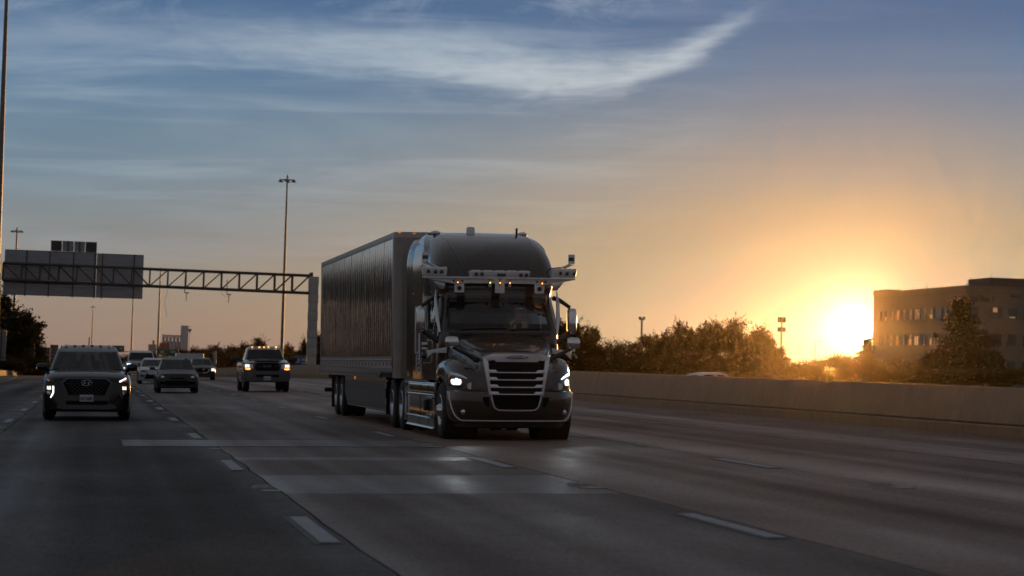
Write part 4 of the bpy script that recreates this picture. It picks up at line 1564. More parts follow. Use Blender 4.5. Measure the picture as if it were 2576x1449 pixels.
# wheel arch lips
for s in (-1, 1):
    lip = MB()
    pts = [(s * (cr(W_, y) + .004), y, max(.885, arch(y))) for y in [-.60 + .05 * k for k in range(25)]]
    lip.tube(pts, .016, 6)
    lip.build('arch_trim', M['black_trim'], truck)
    m = MB().lathe([(.55, .60), (1.13, .60)], (0, 0, .52), 'x', 28, s, False)
    m.build('wheel_well', M['under'], truck)

# bumper: swept round the nose
BP = [(0, -1.37), (.25, -1.368), (.45, -1.35), (.62, -1.315), (.77, -1.245), (.90, -1.14), (1.0, -1.01), (1.08, -.86), (1.125, -.74), (1.145, -.615)]
BZ = [(.885, .035), (.87, .006), (.84, 0), (.62, .0), (.50, .012), (.42, .035), (.365, .06), (.34, .085), (.325, .13)]


def bumper_pt(u, z, ins):
    sp = BUMP[u]
    return Vector((sp.x - NRM[u].x * ins, sp.y - NRM[u].y * ins, z))


BUMP = spline([Vector((a, b, 0)) for a, b in BP], 26)
NRM = []
for k in range(26):
    d = BUMP[min(k + 1, 25)] - BUMP[max(k - 1, 0)]
    NRM.append(Vector((-d.y, d.x, 0)).normalized() * -1)
NRM = [v if v.y <= 0 or v.x > 0 else -v for v in NRM]
bump = MB()
bump.loft([[bumper_pt(u, z - .02 * max(0, (u - 12) / 13) * (1 if z < .5 else 0), i) for z, i in BZ] for u in range(26)])
bump.mirrored()
bumper = bump.build('bumper', M['paint'], truck, ang=50)
sk = MB()
sk.loft([[bumper_pt(u, z, i) for z, i in ((.35, .13), (.24, .16), (.22, .25))] for u in range(0, 26)])
sk.mirrored().build('air_dam', M['black_trim'], truck, ang=50)
trim = MB()
pts = [bumper_pt(u, .352, .055) for u in range(0, 18)] + [bumper_pt(18, .37, .04), bumper_pt(19, .41, .02), bumper_pt(20, .48, .004), bumper_pt(21, .58, -.002), bumper_pt(22, .72, -.004), bumper_pt(22, .86, -.002)]
trim.tube(pts, .012, 6)
trim.mirrored().build('bumper_trim', M['silver'], truck)
nose = bvh_of(hood_o, bumper)

# headlights: dark housing, lit unit, lit strip, clear lens
for s in (-1, 1):
    out = [(1.10, 1.235), (1.00, 1.215), (.90, 1.165), (.80, 1.09), (.70, 1.00), (.635, .925), (.62, .895), (.80, .905), (1.10, .945), (1.118, 1.09)]
    f = lambda q: [(s * a, b) for a, b in (q if s > 0 else q[::-1])]
    hl = patch(nose, f(out), .010, .035, thick=.03).build('headlight', M['black_gloss'], truck, ang=60)
    strip = [(1.085, 1.21), (.99, 1.19), (.90, 1.145), (.84, 1.10), (.85, 1.085), (.93, 1.12), (1.02, 1.15), (1.085, 1.16)]
    patch(nose, f(strip), .018, .03, thick=.012).build('light_strip', M['lamp_dim'] if s > 0 else M['silver'], hl, ang=60)
    cx, cz = s * 1.0, 1.035
    refl = [(cx + .085 * cos(k * pi / 6) * (1 - .25 * (k in (1, 2, 4, 5)) * 0), cz + .065 * sin(k * pi / 6)) for k in range(12)]
    refl = [(cx - .085, cz + .03), (cx - .075, cz - .045), (cx - .045, cz - .07), (cx + .045, cz - .07), (cx + .075, cz - .045), (cx + .085, cz + .03), (cx + .07, cz + .06), (cx + .03, cz + .062), (cx + .012, cz + .085), (cx - .012, cz + .085), (cx - .03, cz + .062), (cx - .07, cz + .06)]
    refl = [(cx + (x_ - cx) * .84, cz + (z_ - cz) * .80) for x_, z_ in refl]
    patch(nose, refl if s > 0 else refl, .020, .02, thick=.014).build('lamp_unit', M['lamp_white'], hl, ang=60)
    sd_ = bpy.data.lights.new('headlight_beam', 'SPOT')
    sd_.energy, sd_.spot_size, sd_.spot_blend, sd_.shadow_soft_size = 45, radians(38), .9, .05
    sd_.color = (.86, .95, 1.0)
    sl_ = bpy.data.objects.new('headlight_beam', sd_)
    COL.objects.link(sl_)
    sl_.parent = truck
    sl_.location = on_surface(nose, cx, cz, .07)
    sl_.rotation_euler = (radians(90 - 3.0), 0, pi)
    rx, rz = s * .80, .965
    bowl = MB()
    c = on_surface(nose, rx, rz, .012)
    bowl.lathe([(.004, .02), (-.004, .055), (-.012, .062)], c, 'y', 16)
    bowl.build('turn_reflector', M['chrome'], hl)
    am = [(1.118, 1.14), (1.128, 1.10), (1.13, .98), (1.115, .965)]
    MB().tube([(s * (cr(W_, y) + .004), y, z) for y, z in ((-.66, 1.13), (-.60, 1.08), (-.58, 1.0))], .018, 6).build('side_marker', M['amber_lens'], hl)
# fog lamps, slots and seams in the bumper
for s in (-1, 1):
    f = lambda q: [(s * a, b) for a, b in (q if s > 0 else q[::-1])]
    fg = patch(nose, f([(1.015, .595), (.94, .57), (.84, .53), (.765, .475), (.725, .405), (.84, .415), (.955, .44), (.985, .50)]), .006, .03, thick=.02).build('fog_lamp', M['black_trim'], bumper, ang=60)
    c = on_surface(nose, s * .905, .505, .018)
    patch(nose, f([(.48, .775), (.60, .775), (.585, .70), (.55, .63), (.515, .60), (.475, .60)][::-1]), .005, .03, thick=.012).build('bumper_slot', M['mesh_black'], bumper, ang=60)
    b2 = MB().lathe([(.02, .05), (-.002, .045), (-.012, .03)], c, 'y', 14)
    b2.build('fog_lens', M['chrome'], truck)
patch(nose, [(-.44, .875), (-.40, .64), (-.36, .575), (-.30, .555), (.30, .555), (.36, .575), (.40, .64), (.44, .875)], .008, .05, thick=.03).build('lower_grille', M['mesh_black'], truck, ang=60)
lt = MB().tube([on_surface(nose, x, z, .012) for x, z in spline([(-.455, .86), (-.425, .70), (-.385, .585), (-.30, .543), (0, .538), (.30, .543), (.385, .585), (.425, .70), (.455, .86)], 40)], .013, 6)
lt.build('grille_trim', M['silver'], truck)
MB().tube([on_surface(nose, 0, z, .003) for z in (.53, .45, .38)], .004, 4).build('bumper_seam', M['black_trim'], bumper)

# upper grille
gw = lambda v: Vector((v.x, v.y + .085 * (v.x / .6) ** 2, v.z))
GB = -1.395
outer = [(-.605, 1.475), (-.43, 1.545), (.43, 1.545), (.605, 1.475), (.515, .835), (-.515, .835)]


def sub(poly, k):
    out = []
    for i in range(len(poly)):
        a, b = Vector(poly[i]), Vector(poly[(i + 1) % len(poly)])
        out += [tuple(a.lerp(b, j / k)) for j in range(k)]
    return out


backp = MB()
for k in range(12):
    z0, z1 = .84 + k * .055, .84 + (k + 1) * .055
    ww = lambda z: .47 + (z - .835) / .64 * .10 - .015
    xs = [-1 + 2 * q / 10 for q in range(11)]
    backp.loft([[(x * ww(z0), GB + .03, z0) for x in xs], [(x * ww(z1), GB + .03, z1) for x in xs]])
backp.warp(gw)
grille = backp.build('grille', M['mesh_black'], truck)
sl = MB()
for k in range(26):
    z = .86 + k * .0245
    sl.tube([gw(Vector((x * (.462 + (z - .835) / .64 * .07), GB + .022, z))) for x in (-1, -.5, 0, .5, 1)], .0045, 4, False)
stuff(sl.build('mesh_slat', M['black_trim'], grille))
fr = MB()
# side posts, top hood with chamfered corners
for s in (-1, 1):
    fr.prism([(s * .605, 1.475), (s * .488, .795), (s * .452, .815), (s * .502, 1.36), (s * .512, 1.425)], 'y', GB - .03, GB + .05)
fr.prism(sub([(-.605, 1.475), (-.44, 1.535), (-.40, 1.545), (.40, 1.545), (.44, 1.535), (.605, 1.475), (.512, 1.415), (.40, 1.425), (.375, 1.395), (-.375, 1.395), (-.40, 1.425), (-.512, 1.415)], 1), 'y', GB - .034, GB + .05)
fr.warp(gw).build('grille_frame', M['silver'], grille, bevel=.010)
for k, z in enumerate((1.205, 1.075, .945, .82)):
    w = .468 + (z - .82) / .64 * .07
    b = MB()
    xs = [-w + 2 * w * q / 16 for q in range(17)]
    low_ = [(x, z - .006) for x in xs]
    up_ = [(w, z + .052), (w - .125, z + .052), (w - .165, z + .014)] + [(x, z + .014) for x in xs[::-1] if abs(x) < w - .17] + [(-w + .165, z + .014), (-w + .125, z + .052), (-w, z + .052)]
    b.prism(low_ + up_, 'y', GB - .045, GB + .02)
    b.warp(gw).build('grille_bar', M['silver'], grille, bevel=.004)
bd = MB().prism([(.205 * math.copysign(abs(cos(a)) ** .7, cos(a)), 1.487 + .036 * math.copysign(abs(sin(a)) ** .8, sin(a))) for a in [k * pi / 14 for k in range(28)]], 'y', GB - .05, GB - .03)
bd.build('badge', M['chrome'], grille, bevel=.004)
MB().prism([(.182 * math.copysign(abs(cos(a)) ** .6, cos(a)), 1.487 + .027 * math.copysign(abs(sin(a)) ** .7, sin(a))) for a in [k * pi / 14 for k in range(28)]], 'y', GB - .054, GB - .05).build('badge_face', M['black_gloss'], grille)
link('badge_letters', text_mesh('badge_letters', 'FREIGHTLINER', M['silver'], .05, .003, .12, .335, .0006), grille, (0, GB - .056, 1.487), (pi / 2, 0, 0))

# ---- cab, sleeper and roof fairing from outlines at many heights
YF = [(1.05, .50), (1.9, .43), (1.94, .44), (2.63, .80), (2.70, .805), (2.80, .80), (2.92, .84), (3.1, .93), (3.3, 1.10), (3.5, 1.36), (3.65, 1.66), (3.77, 2.05), (3.86, 2.55), (3.915, 3.15), (3.93, 3.5)]
WF = [(1.05, .90), (1.94, .93), (2.63, .84), (2.75, .87), (3.1, .85), (3.4, .80), (3.65, .70), (3.86, .60), (3.93, .5)]
WS = [(1.05, 1.15), (1.94, 1.13), (2.3, 1.10), (2.63, 1.055), (2.75, 1.08), (2.92, 1.13), (3.1, 1.16), (3.3, 1.15), (3.5, 1.11), (3.65, 1.055), (3.77, .98), (3.86, .89), (3.915, .78), (3.93, .6)]
WB = [(1.05, 1.19), (2.6, 1.20), (3.3, 1.21), (3.5, 1.19), (3.65, 1.15), (3.77, 1.09), (3.86, 1.0), (3.915, .88), (3.93, .7)]
YB = 3.75
NFRONT, NCOR, NSIDE = 7, 8, 16


def cab_outline(z):
    yf, wf, ws, wb = cr(YF, z), cr(WF, z), cr(WS, z), cr(WB, z)
    bow, rr = .10, .26 if z < 2.7 else .26 + .5 * min(1, (z - 2.7) / 1.0)
    pts = [Vector((wf * k / (NFRONT - 1), yf + bow * (k / (NFRONT - 1)) ** 2, z)) for k in range(NFRONT)]
    for k in range(1, NCOR + 1):
        a = pi / 2 * k / NCOR
        pts.append(Vector((wf + (ws - wf) * sin(a), yf + bow + rr * (1 - cos(a)), z)))
    y0 = yf + bow + rr
    for k in range(1, NSIDE + 1):
        u = k / NSIDE
        y = y0 + (YB - y0) * u
        t_ = min(1, max(0, (y - 1.9) / .5))
        t_ = t_ * t_ * (3 - 2 * t_)
        pts.append(Vector((ws + (wb - ws) * t_, y, z)))
    pts.append(Vector((0, YB, z)))
    return pts


zs = [1.05, 1.3, 1.6, 1.88, 1.945, 1.98, 2.1, 2.3, 2.5, 2.575, 2.625, 2.69, 2.75, 2.8, 2.86, 2.92, 3.0, 3.1, 3.2, 3.3, 3.4, 3.5, 3.58, 3.65, 3.71, 3.77, 3.82, 3.86, 3.89, 3.915, 3.93]
G = [cab_outline(z) for z in zs]
np_ = len(G[0])
shell, wsg, frit, swin, swf = MB(), MB(), MB(), MB(), MB()


def addq(m, k, i, sgn, push=0.0):
    q = [G[k][i], G[k][i + 1], G[k + 1][i + 1], G[k + 1][i]]
    if push:
        nr = (q[1] - q[0]).cross(q[3] - q[0]).normalized()
        q = [p - nr * push for p in q]
    q = [Vector((p.x * sgn, p.y, p.z)) for p in q]
    m.add(q, [(0, 1, 2, 3) if sgn > 0 else (3, 2, 1, 0)])


S0 = NFRONT + NCOR - 1
for sgn in (-1, 1):
    for k in range(len(zs) - 1):
        for i in range(np_ - 1):
            zm = (zs[k] + zs[k + 1]) / 2
            if 1.94 < zm < 2.63 and i < NFRONT + 1:
                addq(frit if (zm < 1.98 or zm > 2.575 or i == NFRONT) else wsg, k, i, sgn, -.004)
            elif 1.98 < zm < 2.575 and S0 <= i < S0 + 6:
                addq(swin, k, i, sgn, .012 * 0)
            else:
                addq(shell, k, i, sgn)
top = G[-1]
shell.add([tuple(p) for p in top] + [(-p.x, p.y, p.z) for p in top], [tuple(list(range(np_)) + [2 * np_ - 1 - k for k in range(np_)])])
cab = shell.build('cab', M['paint'], truck, ang=40)
wsg.build('windscreen', M['glass_ws'], truck, ang=60)
frit.build('windscreen_border', M['black_gloss'], truck, ang=60)
swin.build('side_window', M['glass_dark'], truck, ang=60)
cabv = bvh_of(cab)
# brow line over the windscreen, roof creases, seams
for s in (-1, 1):
    pr = []
    for k in range(22):
        u = k / 21
        x, z = .57 + (.86 - .57) * u ** .8, 3.02 + .86 * u
        hit, nr, _, _ = cabv.ray_cast(Vector((s * x, -5, z)), Vector((0, 1, 0)))
        if hit:
            pr.append(hit + nr * .002)
    MB().tube(pr, .012, 6).build('roof_crease', M['paint'], cab)
    # door outline, handles and sleeper panels on the side
    def side_line(pts, r, m, nm):
        MB().tube([on_side(cabv, y, z, s, .002) for y, z in pts], r, 5).build(nm, m, truck)
    side_line([(.95, 1.2), (.95, 2.0)] + [(.95 + .28 * k / 6, 2.0 + .62 * k / 6) for k in range(1, 7)] + [(1.95, 2.66), (2.0, 2.5), (2.0, 1.2)], .007, M['black_trim'], 'door_seam')
    side_line([(1.95, 2.72), (3.7, 2.72)], .010, M['silver'], 'side_crease')
    MB().box(on_side(cabv, 1.8, 1.78, s, .02), (.04, .16, .05)).build('door_handle', M['chrome'], truck, bevel=.01)
    MB().tube([on_side(cabv, 2.25, 1.35, s, .0), on_side(cabv, 2.25, 1.38, s, .07), on_side(cabv, 2.28, 2.45, s, .07), on_side(cabv, 2.28, 2.48, s, 0)], .017, 8).build('grab_handle', M['chrome'], truck)
    MB().tube([on_side(cabv, 2.75, 1.55, s, .02), on_side(cabv, 2.75, 2.45, s, .02), on_side(cabv, 3.2, 2.45, s, .02), on_side(cabv, 3.2, 1.55, s, .02), on_side(cabv, 2.75, 1.55, s, .02)], .012, 5).build('sleeper_hatch', M['silver'], truck)
    MB().prism([(2.80, 1.60), (3.15, 1.60), (3.15, 2.40), (2.80, 2.40)], 'x', s * 1.19, s * 1.21).build('sleeper_window', M['black_gloss'], truck)
    MB().tube([on_side(cabv, 2.5, 1.15, s, .004), on_side(cabv, 2.5, 1.5, s, .004), on_side(cabv, 3.2, 1.5, s, .004), on_side(cabv, 3.2, 1.15, s, .004)], .008, 5).build('locker_seam', M['silver'], truck)
    for q in range(3):
        MB().box(on_side(cabv, 2.85, 1.44 - .09 * q, s, .008), (.02, .06, .05)).build('locker_latch', M['silver'], truck, bevel=.006)
    # side extender closing the gap to the trailer
    ex = MB()
    ex.loft([[(s * (cr(WB, z) - .002), YB - .03, z), (s * (cr(WB, z) + .03), YB + .25, z), (s * (cr(WB, z) + .045), YB + .6, z), (s * (cr(WB, z) + .02), YB + .6, z)] for z in [1.1 + .1 * k for k in range(28)]])
    ex.build('side_extender', M['paint_dark'], truck, ang=40)
    # raised moulding round the side window
    wpts = [G[k][S0] for k in range(5, 10)] + [G[9][i] for i in range(S0, S0 + 7)] + [G[k][S0 + 6] for k in range(9, 4, -1)] + [G[5][i] for i in range(S0 + 6, S0 - 1, -1)]
    MB().tube([(s * (p.x + .004), p.y, p.z) for p in wpts], .018, 6).build('window_frame', M['black_trim'], truck)
    # tapered deflector standing beside the windscreen pillar
    MB().tube([(s * 1.10, .62, 1.93), (s * 1.135, .74, 2.2), (s * 1.15, .86, 2.5), (s * 1.14, .93, 2.72)], [.022, .04, .034, .010], 7).build('pillar_deflector', M['silver'], truck)
    for z in (2.12, 2.6):
        MB().tube([(s * 1.03, .80 + (z - 2.12) * .4, z), (s * 1.14, .76 + (z - 2.12) * .35, z)], .012, 5).build('deflector_bracket', M['black_trim'], truck)
# cowl, wipers, dashboard, back wall, seats, steering wheel
cw = MB()
cw.loft([[(x, .40 + .07 * (x / .9) ** 2 - .06, 1.885), (x, .46 + .09 * (x / .9) ** 2, 1.94)] for x in [-.95 + .1 * k for k in range(20)]])
cw.build('cowl', M['black_trim'], truck)
for x0, x1 in ((-.75, .12), (.18, .82)):
    pts = []
    for k in range(10):
        u = k / 9
        x, z = x0 + (x1 - x0) * u, 1.985 + .035 * u + .05 * u * (1 - u)
        pts.append(Vector((x, cr(YF, z) + .10 * (x / .93) ** 2 - .03, z)))
    MB().tube(pts, .012, 5).build('wiper', M['black_trim'], truck)
MB().prism([(.55, 1.70), (.56, 1.93), (.80, 1.97), (1.05, 1.94), (1.12, 1.75)], 'x', -1.0, 1.0).build('dashboard', M['interior'], truck, bevel=.02)
MB().box((0, 2.02, 2.2), (2.1, .04, 1.4)).build('cab_curtain', M['interior'], truck)
MB().box((0, 1.3, 1.2), (2.0, 1.6, .05)).build('cab_floor', M['interior'], truck)
for x in (-.52, .52):
    st = MB().box((x, 1.55, 1.62), (.52, .5, .16)).box((x, 1.80, 2.0), (.5, .14, .75)).box((x, 1.80, 2.45), (.28, .12, .18))
    st.build('seat', M['seat'], truck, bevel=.05)
swm = MB()
cc = Vector((.54, 1.08, 2.0))
ry = Matrix.Rotation(radians(-35), 3, 'X')
rp = [cc + ry @ Vector((cos(a) * .22, 0, sin(a) * .22)) for a in [k * pi / 12 for k in range(25)]]
swm.tube(rp, .016, 6, False).tube([cc + ry @ Vector((-.2, 0, 0)), cc + ry @ Vector((.2, 0, 0))], .018, 5)
swm.build('steering_wheel', M['interior'], truck)
MB().box((.05, .93, 2.50), (.34, .06, .16)).build('screen_camera', M['interior'], truck, bevel=.02)
MB().tube([(.86, 1.0, 1.97), (.88, 1.12, 2.32)], .010, 5).tube([(.76, .98, 1.965), (.87, 1.0, 1.97)], .010, 5).build('inner_edge_tube', mat('pale inner trim', (.6, .58, .45), .4, 0, 0, .1, 10), truck)  # pale tubes inside the right end of the windscreen

# ---- roof sensor bar
bar = MB()
bar.prism([(-1.42, 2.955), (-1.42, 2.93), (-1.30, 2.905), (-.83, 2.83), (-.55, 2.845), (.55, 2.845), (.83, 2.83), (1.30, 2.905), (1.42, 2.93), (1.42, 2.955)], 'y', .56, .60)
bar.box((0, .62, 2.945), (2.84, .22, .03))
sensor_bar = bar.build('sensor_bar', M['white_metal'], truck, bevel=.006)


def pod(x0, x1, z0, z1, lenses, taper):
    m = MB()
    y0, y1 = .50, .74
    a, b = x0 + taper[0], x1 - taper[1]
    m.loft([[(a, y0 + .02, z0), (b, y0 + .02, z0), (b, y1, z0), (a, y1, z0)], [(x0, y0 - .02, z1 - .03), (x1, y0 - .02, z1 - .03), (x1, y1, z1 - .03), (x0, y1, z1 - .03)], [(x0, y0 - .02, z1), (x1, y0 - .02, z1), (x1, y1, z1), (x0, y1, z1)]], True, True)
    o = m.build('sensor_pod', M['white_metal'], sensor_bar, bevel=.012)
    for lx, lz, lw, lh in lenses:
        link('camera_window', MB().box((0, 0, 0), (lw, .016, lh)).mesh('camera_window', M['black_gloss'], bevel=.006), sensor_bar, (lx, y0 - .004 - (lz - z0) / (z1 - z0) * .035, lz))
    for q in range(5):
        u = x0 + (x1 - x0) * (q + .5) / 5
        link('rim_clip', MB().box((0, 0, 0), ((x1 - x0) / 7, .22, .012)).mesh('rim_clip', M['white_metal']), sensor_bar, (u, .62, z1 + .006))
    return o


pod(-1.44, -.99, 2.97, 3.125, [(-1.34, 3.05, .056, .062), (-1.21, 3.045, .060, .062), (-1.095, 3.045, .060, .062)], (.02, .01))
pod(.99, 1.44, 2.97, 3.125, [(1.13, 3.045, .050, .062), (1.255, 3.04, .062, .062), (1.385, 3.04, .048, .062)], (.01, .02))
pod(-.56, .56, 2.96, 3.075, [(-.45, 3.012, .06, .058), (-.345, 3.012, .06, .058), (.02, 3.005, .155, .045), (.385, 3.005, .06, .058), (.49, 3.005, .06, .058)], (.02, .02))
MB().prism([(-.145, 2.93), (.145, 2.93), (.09, 2.88), (.09, 2.665), (-.09, 2.665), (-.09, 2.88)], 'y', .54, .56).build('centre_plate', M['white_metal'], sensor_bar, bevel=.003)
for s in (-1, 1):
    m = MB()
    sq = [(.66, 2.845), (.84, 2.845), (.84, 2.67), (.66, 2.67)]
    m.prism([(s * a, b) for a, b in sq], 'y', .575, .60)
    m.build('bracket_plate', M['white_metal'], sensor_bar, bevel=.003)
    MB().lathe([(0, .042), (-.008, .042)], (s * .75, .572, 2.75), 'y', 16).build('plate_hole', M['black_trim'], sensor_bar)
    MB().lathe([(0, .020), (-.006, .020)], (s * .70, .555, 2.885), 'y', 12).build('plate_hole', M['black_trim'], sensor_bar)
    MB().lathe([(0, .020), (-.006, .020)], (s * .86, .555, 2.885), 'y', 12).build('plate_hole', M['black_trim'], sensor_bar)
    m = MB().prism([(s * 1.0, 2.86), (s * 1.24, 2.90), (s * 1.10, 2.73), (s * 1.02, 2.73)], 'y', .66, .70)
    m.prism([(s * 1.05, 2.86), (s * 1.2, 2.89), (s * 1.12, 2.77)], 'y', .80, .83)
    m.build('side_bracket', M['alu'], sensor_bar, bevel=.004)
for x in (-.79, -.185, .0, .185, .79):
    ml = MB().box((x, .545, 2.875), (.052, .02, .175)).build('marker_light', M['white_metal'], sensor_bar, bevel=.006)
    MB().ball((x, .532, 2.878), (.020, .018, .070), 10, 8, .8).build('marker_lens', M['amber_lens'], truck)
    MB().ball((x, .512, 2.855), (.012, .010, .014), 8, 6).build('marker_bulb', M['lamp_amber'], truck)
# lidar cans on their small trusses
for s in (-1, 1):
    x = s * 1.375
    z0 = 3.235
    ld = MB().lathe([(z0, .058), (z0 + .03, .060), (z0 + .045, .060)], (x, .70, 0), 'z', 18).lathe([(z0 + .115, .060), (z0 + .165, .060), (z0 + .170, .05)], (x, .70, 0), 'z', 18)
    lo_ = ld.build('lidar', M['white_metal'], truck)
    MB().lathe([(z0 + .045, .0595), (z0 + .115, .0595)], (x, .70, 0), 'z', 18).build('lidar_window', M['black_gloss'], lo_)
    tr_ = MB()
    a0, a1 = Vector((s * 1.10, .66, 3.12)), Vector((x - s * .03, .68, z0))
    b0, b1 = Vector((s * 1.20, .70, 3.12)), Vector((x + s * .04, .72, z0 - .01))
    tr_.tube([a0, a1], .010, 5).tube([b0, b1], .010, 5)
    for q in range(4):
        tr_.tube([a0.lerp(a1, q / 4), b0.lerp(b1, (q + .6) / 4)], .007, 4)
    tr_.build('lidar_bracket', M['white_metal'], lo_)
    MB().tube(spline([(x - s * .02, .70, z0 - .01), (s * 1.25, .72, 3.17), (s * 1.0, .74, 3.14), (s * .92, .74, 3.06), (s * .96, .72, 2.97)], 14), .012, 6).build('cable', M['black_trim'], lo_)
# roof items
MB().lathe([(3.86, .085), (3.97, .082), (4.0, .065), (4.005, .02)], (-.22, 2.75, 0), 'z', 18).build('antenna_dome', M['white_metal'], truck)
MB().tube([(.66, 2.6, 3.80), (.66, 2.6, 3.985)], .022, 8).build('stub_antenna', M['black_trim'], truck)
for s in (-1, 1):
    MB().ball((s * .86, 3.1, 3.89), (.10, .10, .05), 12, 6).build('antenna_puck', M['silver'], truck)

# ---- mirrors
for s in (-1, 1):
    mh = MB().ball((s * 1.425, .90, 2.165), (.085, .13, .245), 20, 14, .45)
    mir = mh.build('mirror', M['chrome'], truck, ang=60)
    MB().box((s * 1.425, 1.005, 2.165), (.14, .03, .42)).build('mirror_glass', M['black_gloss'], mir, bevel=.02)
    MB().tube([(s * 1.08, 1.0, 2.60), (s * 1.2, .95, 2.56), (s * 1.40, .92, 2.42)], [.045, .04, .035], 8).build('mirror_arm', M['black_trim'], mir)
    MB().tube([(s * 1.37, .90, 1.95), (s * 1.25, .80, 1.87), (s * 1.07, .72, 1.74)], [.04, .045, .05], 8).build('mirror_arm', M['black_trim'], mir)
    hm = MB().ball((s * 1.10, -.93, 1.745), (.12, .09, .10), 20, 12, .5).build('hood_mirror', M['chrome'], truck, ang=60)
    MB().tube([(s * 1.09, -.92, 1.66), (s * 1.0, -.94, 1.61), (s * .85, -.97, 1.54), (s * .70, -.98, 1.46)], [.028, .032, .036, .05], 8).ball((s * .685, -.98, 1.44), (.05, .06, .055), 10, 6, .7).build('mirror_arm', M['black_trim'], hm)
    # white sensor arm low on the cowl
    ar = MB().prism([(s * .98, 1.66), (s * .98, 1.55), (s * 1.25, 1.55), (s * 1.30, 1.50), (s * 1.36, 1.45), (s * 1.34, 1.53), (s * 1.36, 1.61), (s * 1.30, 1.60), (s * 1.25, 1.61)], 'y', .50, .60)
    pod_arm = ar.build('sensor_arm', M['white_metal'], truck, bevel=.01)
    MB().lathe([(1.615, .052), (1.65, .055)], (s * 1.385, .58, 0), 'z', 16).lathe([(1.70, .055), (1.74, .055), (1.745, .045)], (s * 1.385, .58, 0), 'z', 16).build('side_lidar', M['white_metal'], pod_arm)
    MB().lathe([(1.65, .054), (1.70, .054)], (s * 1.385, .58, 0), 'z', 16).build('side_lidar_window', M['black_gloss'], pod_arm)
    MB().ball((s * 1.40, .56, 1.50), (.06, .07, .06), 12, 8).build('side_camera', M['black_gloss'], pod_arm)

# ---- chassis fairings, steps, tanks, frame
for s in (-1, 1):
    prof = [(1.02, 1.00), (1.16, 1.00), (1.175, .97), (1.185, .78), (1.172, .765), (1.172, .37), (1.195, .358), (1.195, .335), (1.178, .32), (1.182, .18), (1.20, .155), (1.18, .13), (1.0, .13)]
    fa = MB()
    fa.loft([[(s * x, y, z + (.0 if y > .9 else 0)) for x, z in prof] for y in (.70, .72, 1.5, 1.52, 2.5, 3.6, 4.58, 4.60)], False, True)
    fair = fa.build('chassis_fairing', M['paint_dark'], truck, bevel=.008)
    for z, x in ((.985, 1.18), (.775, 1.19), (.348, 1.197), (.155, 1.20)):
        MB().tube([(s * x, .72, z), (s * x, 4.6, z)], .010, 5).build('fairing_trim', M['chrome'], fair)
    MB().box((s * 1.20, 1.05, .40), (.09, .55, .07)).build('step', M['alu'], fair, bevel=.012)
    MB().box((s * 1.20, 1.05, .72), (.07, .5, .05)).build('step', M['alu'], fair, bevel=.012)
    MB().lathe([(.47, .045), (.56, .05), (.66, .05), (.68, .035)], (s * 1.21, 1.6, 0), 'z', 12).build('fuel_cap', M['black_trim'], fair)
    MB().tube([(s * 1.18, 2.7, .95), (s * 1.18, 2.7, .2)], .006, 4).tube([(s * 1.18, 1.51, .95), (s * 1.18, 1.51, .2)], .006, 4).build('fairing_seam', M['black_trim'], fair)
    gm_ = MB()
    gm_.loft([[(s * (x), y, z) for x in (.75, 1.22)] for y, z in ((4.72, .22), (4.70, .85), (4.74, .97), (4.84, 1.04), (5.0, 1.06))])
    gm_.build('quarter_guard', M['alu'], truck)
    wheel(truck, s * 1.04, 0, .51, TT, STEER_RIM, (STEER_HOLES, STEER_NUTS), s)
    for y in (5.40, 6.94):
        wheel(truck, s * 1.075, y, .51, TT, DEEP_RIM, (DEEP_HOLES,), s)
        link('wheel', TT, truck, (s * .74, y, .51))
    MB().box((s * .43, 3.6, .72), (.09, 8.2, .28)).build('frame_rail', M['under'], truck)
    MB().prism([(8.05, .25), (8.05, .95), (8.09, .95), (8.09, .25)], 'x', s * .65, s * 1.2).build('mud_flap', M['rubber'], truck)
for y in (0, 5.40, 6.94):
    MB().tube([(-.9, y, .45 if y == 0 else .51), (.9, y, .45 if y == 0 else .51)], .075 if y == 0 else .12, 8).build('axle', M['under'], truck)
MB().box((0, -.3, .62), (.85, 1.6, .45)).box((0, -.6, .36), (.5, .5, .16)).build('engine_block', M['under'], truck)
MB().box((-.25, -1.05, .27), (.62, .03, .10)).box((.3, -1.05, .27), (.55, .03, .10)).build('tow_plate', M['under'], truck)
MB().lathe([(.98, .45), (1.08, .45)], (0, 6.2, 0), 'z', 20).build('fifth_wheel', M['under'], truck)

# ---- driver seen through the windscreen
driver = thing('person', 'driver in mirrored sunglasses and a pale safety vest behind the truck windscreen', 'person', (TX + .52, TY + 1.5, 1.60))


def skin_body(verts, edges, radii, name, m, parent, lev=2):
    me = bpy.data.meshes.new(name)
    me.from_pydata(verts, edges, [])
    o = bpy.data.objects.new(name, me)
    COL.objects.link(o)
    sk_ = o.modifiers.new('s', 'SKIN')
    for v, r in zip(me.skin_vertices[0].data, radii):
        v.radius = (r, r) if not isinstance(r, tuple) else r
    me.skin_vertices[0].data[0].use_root = True
    ss = o.modifiers.new('d', 'SUBSURF')
    ss.levels = ss.render_levels = lev
    bpy.context.view_layer.update()
    new = bpy.data.meshes.new_from_object(o.evaluated_get(bpy.context.evaluated_depsgraph_get()))
    bpy.data.objects.remove(o)
    new.materials.clear()
    new.materials.append(m)
    for p_ in new.polygons:
        p_.use_smooth = True
    return link(name, new, parent)


